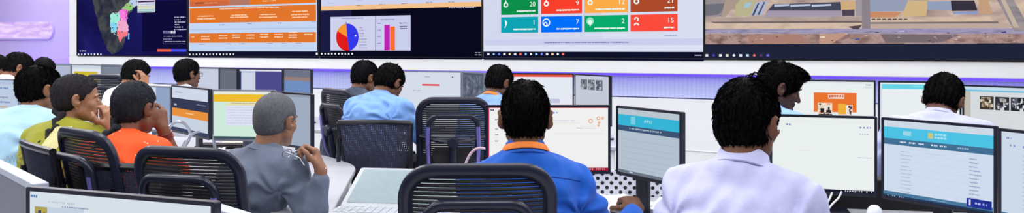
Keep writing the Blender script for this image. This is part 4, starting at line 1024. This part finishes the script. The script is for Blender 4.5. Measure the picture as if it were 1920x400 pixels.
monitor('dark grey blank monitor next to the man with eyeglasses', (411, 127, 6.75), (444, 127.5, 6.45), .34, Zf, P(s_plain((104, 110, 124))), (104, 110, 124))
monitor('monitor showing a deep violet window beside a pale column', (447, 128.5, 6.6), (530, 129, 6.45), .33, Zf, P(s_window), (186, 194, 220))
monitor('monitor with grey and steel blue bands in the far row', (531, 129, 6.35), (583, 129.5, 6.1), .35, Zf, P(s_bands), (110, 116, 134))
monitor('pale monitor showing lines of blue and tan text at the left edge', (-45, 147, 4.9), (35, 148, 4.7), .32, Za, P(s_list), (190, 204, 226), gs)
monitor('monitor with a slate column behind the woman in orange', (236, 161, 4.95), (320, 160.5, 4.75), .32, Za, P(s_side), (212, 220, 236), gs)
monitor('monitor showing navy and orange bands over a pale page', (321, 161, 4.75), (391, 165, 4.3), .32, Za, P(s_navy), (198, 210, 224))
monitor('monitor with a pale green page under a yellow band', (397, 168, 4.55), (516, 169.5, 4.5), .335, Za, P(s_green), (206, 234, 218), gs)
monitor('grey-blue blank monitor right of the man in the grey jacket', (508, 172, 4.38), (583.5, 175.5, 4.12), .335, Za, P(s_plain((156, 168, 188))), (160, 172, 192))
monitor('white monitor with a small red bar near the two leaning men', (738, 132.5, 5.85), (866, 134, 5.65), .35, Zf, P(s_red), (214, 221, 234), gs)
monitor('angled monitor with a dark speckled blue-grey picture', (867, 134.5, 5.6), (908, 136, 5.3), .35, Zf, P(s_plain((90, 98, 116), ())), rock(), gs)
monitor('monitor with a red bar across its top in the far row', (940, 136.5, 5.45), (1076, 138, 5.35), .36, Zf, P(s_redtop), (228, 233, 243))
monitor('grey monitor with three small pictures beside the red-topped one', (1077, 138.5, 5.3), (1143, 141.5, 4.95), .37, Zf, P(s_thumbs), (196, 202, 216))
monitor('monitor showing an orange banner with small food pictures', (1484, 150, 4.62), (1642, 150.5, 4.5), .33, Zf, P(s_orange), (234, 240, 240))
monitor('white monitor with a cyan strip behind the man with bent head', (1647, 150.5, 4.5), (1803, 155, 4.38), .33, Zf, P(s_cyan_top), (232, 238, 240))
monitor('monitor with three office photos at the far right', (1804, 157, 4.3), (1968, 166, 4.0), .335, Zf, P(s_office), (214, 218, 222))
monitor('large white monitor with a dark red taskbar facing the man in blue', (910, 197, 2.96), (1145, 197, 2.96), .296, Zb, P(s_blue_man), (240, 240, 240))
monitor('sharply angled monitor with a cyan header and grey page', (1155, 197.5, 2.97), (1277.5, 210.5, 2.66), .295, Zb, P(s_cyan), (180, 194, 208), sx=-.09)
monitor('bright blank white monitor beside the man in the white shirt', (1443, 215, 2.97), (1645, 217.5, 2.86), .335, Zb, P(s_white), (234, 240, 238))
monitor('monitor showing a cyan web page header and a blue badge', (1652, 218, 2.86), (1869, 238.5, 2.52), .335, Zb, P(s_portal), (206, 220, 238))
monitor('monitor cut off by the right edge with faint text lines', (1871, 238.5, 2.5), (2060, 262, 2.2), .335, Zb, P(s_edge), (206, 218, 234))
monitor('nearest monitor at the lower left with a pale page of small photos', (48, 352, 1.78), (402, 378, 1.60), .33, .72, P(s_near), (214, 224, 232))

# ------------------------------------------------------------------ chairs
TG, MG = None, None
put_chair('task', 'dark mesh task chair with lumbar arch behind the man in bright blue', 896, 314, 2.07, 2, 1.02)
put_chair('task', 'dark mesh task chair behind the man in the grey jacket', 344, 292, 2.58, -14)
put_chair('task', 'dark mesh task chair between the woman in green and the woman in orange', 150, 249, 2.88, -35, 1.03)
put_chair('task', 'empty dark task chair between the man in light blue and the man in bright blue', 850, 189, 4.38, 3, 1.055)
put_chair('task', 'dark task chair behind the man in the dark slate shirt', 630, 168, 4.85, -46, 1.08)
put_chair('task', 'empty grey mesh task chair in front of the yellow map monitor', 197, 142, 6.4, -12, 1.12)
put_chair('mesh', 'slim mesh chair with rounded bottom behind the man in light blue', 700, 223, 4.2, -4, 1.0)
put_chair('mesh', 'slim mesh chair turned sideways behind the man in the striped shirt', 55, 268, 2.95, -42, 1.03)
put_chair('mesh', 'slim perforated mesh chair behind the woman in orange', 232, 315, 2.78, -12, .97)
# ------------------------------------------------------------------ people
stripe = pattern('striped_shirt_cloth', (138, 190, 226), (196, 226, 244), 'wave', 62, axis='X', lo=.3, hi=.7)
BL = (20, 18, 20)
p13 = person('man in a bright blue shirt with an orange lanyard seen from behind', 985, 222, 2.55, yaw=2, lean=9, head=(-4, 12, 0), tone=(104, 66, 42), hairc=(9, 8, 10), shirt=(20, 90, 192), yoke=True, fold=.0085, lanyard=(244, 132, 40), res=.0048, build=.98, hscale=1.06, nape=-.052, collar_up=.014, drop=.085,
    arms={'R': dict(px=at(1193, 393, 2.66), fdw=(-.12, 1, .22), dnw=(0, -.2, 1), curl=(.55, .6, .65, .7), pole=(.35, -.2, -1)), 'L': dict(w=(-.08, .42, .83), pole=(-.2, -.2, -1))}, spikes=1500)
p15 = person('man in a pale lavender white shirt with thick black hair', 1403, 232, 2.06, yaw=-32, lean=17, head=(-16, 8, 0), tone=(112, 72, 50), hairc=(9, 8, 10), shirt=(198, 200, 240), res=.0048, build=.88, spikes=1800, hairlift=.018, nape=-.068, fold=.0075, collar_up=.012)
p9 = person('young man in a grey jacket holding glasses near his chin', 518, 227, 3.1, yaw=-26, lean=14, side=10, build=.9, head=(4, 6, 2), tone=(150, 108, 84), hairc=(96, 97, 102), shirt=(98, 108, 128), res=.0048, spikes=0, hairlift=.010,  # pale haze over the head is put into the grey hair colour
    arms={'R': dict(px=at(602, 322, 2.93), fdw=(-.35, .25, 1), dnw=(1, .2, .3), curl=(1.0, 1.05, 1.1, 1.15), pole=(.15, -.1, -1)), 'L': dict(w=(-.22, .36, .80))}, pants=(30, 32, 44))
p5 = person('woman in a yellow-green tunic with hands clasped at her mouth', 146, 186, 3.5, yaw=-8, lean=12, head=(-48, 6, 0), tone=(164, 120, 92), hairc=(44, 42, 46), hair='long', shirt=(150, 150, 36), sleeve='elbow', female=True, res=.005, spikes=500, collar_parts=False, hairlift=.009,
    arms={'R': dict(px=at(212, 243, 3.38), fdw=(-.28, .2, 1), dnw=(.9, -.5, 0), curl=(.6, .65, .7, .8), pole=(.2, .3, -1)), 'L': dict(px=at(205, 244, 3.48), fdw=(-.12, -.05, 1), dnw=(-.6, .7, .2), curl=(.7, .8, .8, .9), pole=(-.4, .3, -1))})
p6 = person('woman in an orange tunic with a long dark braid', 254, 204, 3.25, yaw=-12, lean=14, head=(-4, 8, 0), tone=(126, 82, 62), hairc=(40, 42, 48), hair='long', shirt=(250, 92, 30), shirt_mat=pattern('speckled_orange_cloth', (255, 214, 190), (244, 84, 26), 'scatter', 34, lo=.07, hi=.13, rough=.75), sleeve='elbow', female=True, res=.005, spikes=500, collar_parts=False, hairlift=.012,
    arms={'R': dict(px=at(304, 240, 3.32), fdw=(-.2, .1, 1), dnw=(.8, -.6, .1), curl=(.9, .7, .75, .8), pole=(.15, .25, -1)), 'L': dict(w=(-.15, .34, .80))})
p4 = person('man in a light blue striped shirt at the left edge', 76, 168, 3.95, hscale=1.05, yaw=-16, lean=18, head=(-12, 6, 0), tone=(142, 96, 70), hairc=(15, 14, 16), shirt=(160, 210, 240), shirt_mat=stripe, res=.0055, spikes=1800, build=1.15)
p11 = person('man in a light blue short-sleeved shirt with his head bent', 731, 156, 4.7, yaw=-22, lean=24, head=(-14, 34, 0), tone=(116, 76, 52), hairc=(16, 15, 17), shirt=(126, 170, 236), sleeve='short', res=.006, spikes=1200, build=1.0, seat=.58, hem_up=.10, fold=.0075,
    arms={'R': dict(w=(.10, .44, .86), pole=(1, -.25, -.9)), 'L': dict(w=(-.15, .4, .82))})
p10 = person('man in a dark slate shirt leaning beside the man in light blue', 685, 146, 5.3, yaw=-30, lean=22, head=(-14, 18, 0), tone=(126, 84, 60), hairc=(24, 23, 26), shirt=(62, 72, 92), res=.006, spikes=1200)
p12 = person('man in a pale blue shirt with an orange collar looking down', 937, 156, 5.0, yaw=-30, lean=20, head=(-18, 24, 0), tone=(110, 74, 54), hairc=(17, 16, 18), shirt=(134, 172, 232), res=.006, spikes=1000, lanyard=(244, 142, 70))
p14 = person('man in profile with swept-up black hair and pale blue collar', 1463, 165, 3.62, yaw=-60, lean=16, head=(-40, 20, 0), tone=(84, 54, 44), hairc=(9, 8, 10), shirt=(150, 190, 246), res=.0055, spikes=1800, fringe=1.0, hairlift=.02)
p16 = person('man with bent head and black hair in a white shirt by the cyan pages', 1768, 188, 3.55, yaw=-34, lean=30, head=(-12, 36, 6), tone=(96, 62, 48), hairc=(9, 8, 10), shirt=(190, 194, 228), res=.0055, spikes=1800, hairlift=.018)
p7 = person('man resting his cheek on his hand in the far row', 256, 141, 5.9, yaw=-30, lean=14, head=(-14, 22, 0), tone=(168, 118, 88), hairc=(20, 20, 22), shirt=(232, 232, 244), res=.007, spikes=700,
    arms={'R': dict(px=at(273, 163, 5.8), fdw=(-.2, .2, 1), dnw=(.9, -.3, 0), curl=(.5, .6, .7, .8), pole=(.6, .2, -1))})
p8 = person('man with eyeglasses in a pale shirt in the far row', 352, 139, 6.3, hscale=1.06, yaw=-20, lean=12, head=(-14, 4, 0), tone=(122, 84, 66), hairc=(18, 18, 20), shirt=(220, 222, 236), res=.007, spikes=700)
p2 = person('man in a white shirt bent over at the far left', 35, 127, 6.0, yaw=-26, lean=20, head=(-20, 26, 0), tone=(140, 96, 70), hairc=(17, 17, 19), shirt=(236, 234, 240), res=.007, spikes=600)
p1 = person('man in a white shirt half cut off by the left edge', -6, 128, 6.75, yaw=-40, lean=16, head=(-20, 16, 0), tone=(140, 98, 74), hairc=(17, 17, 19), shirt=(236, 234, 240), res=.008, spikes=500)
p3 = person('man whose dark hair alone shows behind the striped shirt', 83, 132, 7.2, yaw=-15, lean=18, head=(0, 24, 0), tone=(130, 90, 66), hairc=(24, 24, 27), shirt=(206, 206, 220), res=.008, spikes=500)
m = MB()
for k in range(5): m.tube([tuple(p15['hc']+p15['Mh'] @ V3(-.01+.006*k, -.03+.004*k, .118)), tuple(p15['hc']+p15['Mh'] @ V3(.0+.012*k, -.03, .140+.006*(k % 3))), tuple(p15['hc']+p15['Mh'] @ V3(.02+.012*k, -.025, .146+.004*(k % 2))), tuple(p15['hc']+p15['Mh'] @ V3(.04+.009*k, -.02, .132))], [.003, .0022, .0015, .0006], 5)
m.build('cowlick', p15['hair_mat'], p15['body'], True)
# braids and small wear
h = lambda p, *q: p['hc']+p['Mh'] @ V3(*q)
braid(p5, [h(p5, -.0, -.080, -.02), p5['c7']-p5['Fw']*.06+p5['Up']*.03, p5['c7']-p5['Fw']*.115-p5['Up']*.10-p5['X']*.02, p5['c7']-p5['Fw']*.13-p5['Up']*.26-p5['X']*.03], .030, p5['hair_mat'])
braid(p6, [h(p6, .0, -.082, .0), h(p6, -.015, -.085, -.07), p6['c7']-p6['X']*.035-p6['Fw']*.075-p6['Up']*.01, p6['c7']-p6['X']*.07-p6['Fw']*.112-p6['Up']*.10, p6['c7']-p6['X']*.09-p6['Fw']*.125-p6['Up']*.18], .036, p6['hair_mat'])
m = MB(); q = h(p5, .080, -.004, -.038); m.ball(tuple(q), .0065, 10); m.build('earring', mat('gold', (226, 190, 110), .25, metal=1.), p5['body'], True)
def patch(P, a0, a1, w, u0, u1, m, name, n=16, c=5, th=.005):
    g = []
    for i in range(n+1):
        row = [P['back'](a0+(a1-a0)*i/n+w*(2*j/c-1), u0+(u1-u0)*i/n, th) for j in range(c+1)]
        if all(q is not None for q in row): g.append(row)
    b = MB(); k = c+1; vs = [q for r in g for q in r]+[q-Vector(P['Fw'])*-.012 for r in g for q in r]; o = len(g)*k; fs = []
    for i in range(len(g)-1):
        for j in range(c): fs += [(i*k+j, i*k+j+1, (i+1)*k+j+1, (i+1)*k+j), (o+i*k+j, o+(i+1)*k+j, o+(i+1)*k+j+1, o+i*k+j+1)]
        fs += [(i*k, (i+1)*k, o+(i+1)*k, o+i*k), (i*k+c, o+i*k+c, o+(i+1)*k+c, (i+1)*k+c)]
    b._add(vs, fs); return b.build(name, m, P['body'], True)
patch(p5, .05, .0, .04, -.01, -.34, mat('cream_scarf', (216, 210, 150), .8, bump=.3), 'scarf')
pts = [q for q in (p13['back'](-.19+.38*i/24, -.062-.02*abs(i/12-1)**2, .0005) for i in range(25)) if q is not None]
m = MB(); m.tube(pts, .0022, 6); m.build('yoke_seam', mat('seam_thread', (16, 70, 160), .8), p13['body'], True)
for k in range(3):
    S, el, W, fd = p6['A']['R'][:4]; c = W-unit(W-el)*(.03+.013*k); t = unit(W-el); u_ = unit(np.cross(t, V3(0, 1, .2))); w_ = np.cross(t, u_)
    m = MB(); m.tube([tuple(c+u_*math.cos(a)*.034+w_*math.sin(a)*.034) for a in [2*math.pi*i/20 for i in range(20)]], .0042, 6, True); m.build('bangle', mat('maroon_bangle', (120, 50, 44), .3), p6['body'], True)
def specs(parent, T):
    fr = mat('dark_spectacle_frame', (30, 28, 32), .3); ln = mat('spectacle_lens', (210, 220, 230), .05, spec=.6)
    m = MB(); m.T = T
    for sx in (-1, 1):
        m.tube([(sx*(.034)+x, 0, z) for x, z in rr(.050, .036, .014, 4)], .0018, 6, True)
        m.tube([(sx*.059, 0, .008), (sx*.066, -.01, .010), (sx*.070, -.10, .008), (sx*.071, -.135, -.012)], .0018, 6)
    m.tube([(-.010, 0, .004), (0, .003, .008), (.010, 0, .004)], .0018, 6)
    return m, fr
T = Matrix.Translation(Vector(p8['hc'])) @ Matrix(p8['Mh'].tolist()).to_4x4() @ Matrix.Translation((0, .108, .002)); m, fr = specs(None, T); m.build('eyeglasses', fr, p8['body'], True)
# spectacles held by the man in the grey jacket
S, el, W, fd = p9['A']['R'][:4]; w0 = p9['toW'](W+unit(fd)*.085)
root = empty('eyeglasses', (w0.x-.02, w0.y-.035, w0.z-.012), 0); tag(root, 'pair of glasses held in the raised hand of the man in grey', 'glasses')
m, fr = specs(None, Matrix.Translation((-.07, 0, .01)) @ Euler((R(15), R(14), R(68))).to_matrix().to_4x4()); m.build('frame', mat('silver_frame', (190, 194, 204), .2, metal=.9), root, True)

# ------------------------------------------------------------------ small things on the desks
root = empty('laptop', (-.505, 3.0, .75), R(-7)); tag(root, 'open grey laptop with a blank pale screen on the front desk', 'laptop')
al = mat('laptop_aluminium', (196, 200, 206), .35, metal=.4, noise=.04); kb = mat('laptop_keys', (176, 182, 190), .5)
m = MB(); m.prism(rr(.50, .27, .015, 4, 0, -.14), .0, .016, 'xy'); m.build('base', al, root, bevel=.003)
m = MB()
for j in range(5):
    for i in range(14): m.box((-.23+i*.033, -.125+j*.024, .016), (-.203+i*.033, -.105+j*.024, .0185))
m.build('keyboard', kb, root)
TL = Matrix.Translation((0, .004, .012)) @ Matrix.Rotation(R(-66), 4, 'X')
m = MB(); m.T = TL; m.prism(rr(.50, .30, .012, 4, 0, .15), .0, .008, 'xz'); m.build('lid', al, root, bevel=.002)
m = MB(); m.T = TL; m.prism(rr(.46, .255, .004, 2, 0, .155), -.0015, .0005, 'xz'); m.build('screen', mat('pale_idle_screen', (120, 134, 140), .3, emit=(150, 170, 176), estr=.45), root)
root = empty('tray', (-.335, 2.56, .75), R(4)); tag(root, 'blue plastic tray with a pale rounded rim by the bright blue man\'s chair', 'tray')
ob, ib = rr(.24, .20, .04, 6), rr(.21, .17, .028, 6)
m = MB(); m.ring(ob, ib, .0, .075, 'xy'); m.build('rim', mat('pale_blue_plastic', (206, 214, 246), .3), root, bevel=.008)
m = MB(); m.prism(rr(.212, .172, .028, 6), .002, .055, 'xy'); m.build('inner', mat('mid_blue_plastic', (110, 134, 214), .35), root, bevel=.004)
def paper(label, x, y, z, rz, n=4, w=.21, l=.297, c=(236, 236, 240), lift=0):
    m = MB()
    for k in range(n):
        m.T = Matrix.Translation((random.uniform(-.012, .012), random.uniform(-.012, .012), .0012*k)) @ Matrix.Rotation(random.uniform(-.12, .12), 4, 'Z')
        nx = 8; vs = []
        for i in range(nx+1):
            t = i/nx; zz = lift*math.sin(t*math.pi*1.4)**2*.5+.0004
            vs += [(-w/2+w*t, -l/2, zz), (-w/2+w*t, l/2, zz), (-w/2+w*t, l/2, zz+.0007), (-w/2+w*t, -l/2, zz+.0007)]
        fs = [(i*4+j, i*4+(j+1) % 4, i*4+4+(j+1) % 4, i*4+4+j) for i in range(nx) for j in range(4)]+[(0, 3, 2, 1), tuple(nx*4+j for j in range(4))]
        m._add(vs, fs)
    o = m.build('paper_sheets', mat('paper_%d_%d_%d' % c, c, .8), None); o.location = (x, y, z); o.rotation_euler = (0, 0, rz); return tag(o, label, 'paper')
def at_z(u, v, z):
    d = (H_CAM-z)*F_PX/(v-V_HOR); return at(u, v, d)
q = at_z(1168, 384, .752); paper('loose white papers left of the blue man\'s mouse hand', q.x-.03, q.y+.05, .7505, .5, 4, lift=.02)
q = at_z(1240, 384, .752); paper('white sheet right of the blue man\'s mouse hand', q.x+.08, q.y, .7505, -.3, 2)
q = at_z(400, 284, ZA); paper('white papers spread in front of the green monitor', q.x, q.y-.1, ZA+.0005, .4, 5, lift=.03)
q = at_z(345, 290, ZA); paper('white papers beside the elbow of the woman in orange', q.x-.05, q.y-.05, ZA+.0005, -.5, 4, lift=.02)
q = at_z(425, 280, ZA); paper('cream folded sheet in front of the green monitor', q.x+.05, q.y+.18, ZA+.0005, 1.3, 2, .16, .3, (226, 216, 192), lift=.05)
w0 = p13['toW'](p13['A']['R'][2]+unit(p13['A']['R'][3])*.10)
root = empty('computer_mouse', (w0.x, w0.y+.01, .75), .1); tag(root, 'small dark mouse under the hand of the man in bright blue', 'mouse')
m = MB(); m.ball((0, 0, .014), (.03, .052, .021), 16); m.build('shell', BLK(), root, True)
m = MB(); m.ball((0, .03, .03), (.004, .01, .006), 8); m.build('wheel', mat('grey_rubber', (90, 92, 98), .6), root, True)
# keyboard in front of the green monitor
q = at_z(430, 277, ZA); root = empty('keyboard', (q.x, q.y+.0, ZA), R(-2)); tag(root, 'black keyboard in front of the pale green monitor', 'keyboard')
m = MB(); m.prism(rr(.43, .15, .01, 3), .004, .02, 'xy'); m.build('base', BLK(), root, bevel=.003)
m = MB()
for j in range(5):
    for i in range(15): m.box((-.205+i*.0275, -.065+j*.026, .02), (-.183+i*.0275, -.044+j*.026, .027))
m.build('keys', mat('key_plastic', (40, 42, 50), .4), root)
# two looping cables and a handset near the woman in orange
cab = mat('silver_cable', (186, 190, 204), .25, metal=.5)
def cable(label, pts, r, m_, n=8):
    P_ = [Vector(p) for p in pts]; out = []
    for i in range(len(P_)-1):
        p0, p1, p2, p3 = P_[max(i-1, 0)], P_[i], P_[i+1], P_[min(i+2, len(P_)-1)]
        for k in range(n):
            t = k/n; out.append(.5*((2*p1)+(-p0+p2)*t+(2*p0-5*p1+4*p2-p3)*t*t+(-p0+3*p1-3*p2+p3)*t**3))
    out.append(P_[-1]); b = MB(); b.tube(out, r, 8); o = b.build('cable', m_, None, True); return tag(o, label, 'cable')
cable('silver cable arching beside the raised hand of the woman in orange', [at(312, 270, 4.3), at(314, 246, 4.3), at(326, 231, 4.32), at(342, 230, 4.35), at(356, 246, 4.4), at(354, 262, 4.4), at(346, 276, 4.36), at_z(338, 294, ZA+.012)], .010, cab)
cable('second silver cable curving over the papers by the navy and orange screen', [at_z(330, 296, ZA+.012), at(342, 278, 4.3), at(350, 262, 4.3), at(362, 251, 4.35), at(378, 248, 4.42), at(392, 250, 4.5), at(400, 262, 4.55), at_z(404, 284, ZA+.014)], .010, cab)
cable('pinkish cable looping beside the blue shoulder', [at(864, 370, 3.25), at(870, 320, 3.25), at(878, 296, 3.25), at(889, 282, 3.25), at(902, 278, 3.25), at(914, 284, 3.25), at(922, 312, 3.25), at(928, 370, 3.25)], .006, mat('pink_cable', (206, 176, 190), .35))
q = at_z(332, 292, ZA); root = empty('telephone_handset', (q.x, q.y-.12, ZA), .9); tag(root, 'black telephone handset lying by the woman in orange', 'handset')
m = MB(); m.tube([(-.085, 0, .03), (-.04, 0, .042), (.04, 0, .042), (.085, 0, .03)], [.016, .014, .014, .016], 10); m.build('grip', BLK(), root, True)
for sx in (-1, 1): m = MB(); m.lathe([(0, 0), (.024, 0), (.028, .012), (.022, .034), (0, .036)], 16, c=(sx*.085, 0, 0)); m.build('earpiece' if sx < 0 else 'mouthpiece', BLK(), root, True)
# dark cable trough and little white speakers under the right-hand monitors
m = MB(); m.box((-.95, -.05, 0), (.95, .05, .13)); o = m.build('cable_trough', mat('trough_black', (14, 14, 20), .6), None, bevel=.006); o.location = (2.05, 2.99, .7505); o.rotation_euler = (0, 0, -.16); tag(o, 'black cable trough along the desk behind the white monitor', 'cable trough')
for lab, u, d in (('small white rounded speaker under the gap between two right monitors', 1640, 2.70), ('small white rounded speaker under the monitor with the blue badge', 1758, 2.56)):
    p = at(u, 92, d); root = empty('desktop_speaker', (p.x, p.y, .75), -.3); tag(root, lab, 'speaker')
    m = MB(); m.lathe([(.030, 0), (.034, .01), (.032, .05), (.024, .078), (.012, .09), (0, .092)], 18); m.build('body', mat('white_gloss_plastic', (224, 230, 240), .25), root, True)
    m = MB(); m.lathe([(.0355, .004), (.0362, .008), (.0356, .03), (.034, .034)], 18); m.build('base_ring', mat('violet_band', (110, 96, 200), .4), root, True)
cable('white cable hanging in a loop under the blank white monitor', [at(1470, 420, 2.75), at(1500, 402, 2.76), at(1530, 392, 2.78), at(1548, 384, 2.8), at(1556, 372, 2.82), at(1560, 362, 2.84)], .004, mat('white_cable', (210, 212, 220), .4))
cable('second white cable beside the first under the blank white monitor', [at(1556, 424, 2.77), at(1552, 398, 2.78), at(1560, 384, 2.8), at(1572, 372, 2.82), at(1578, 360, 2.84)], .004, mat('white_cable', (210, 212, 220), .4))
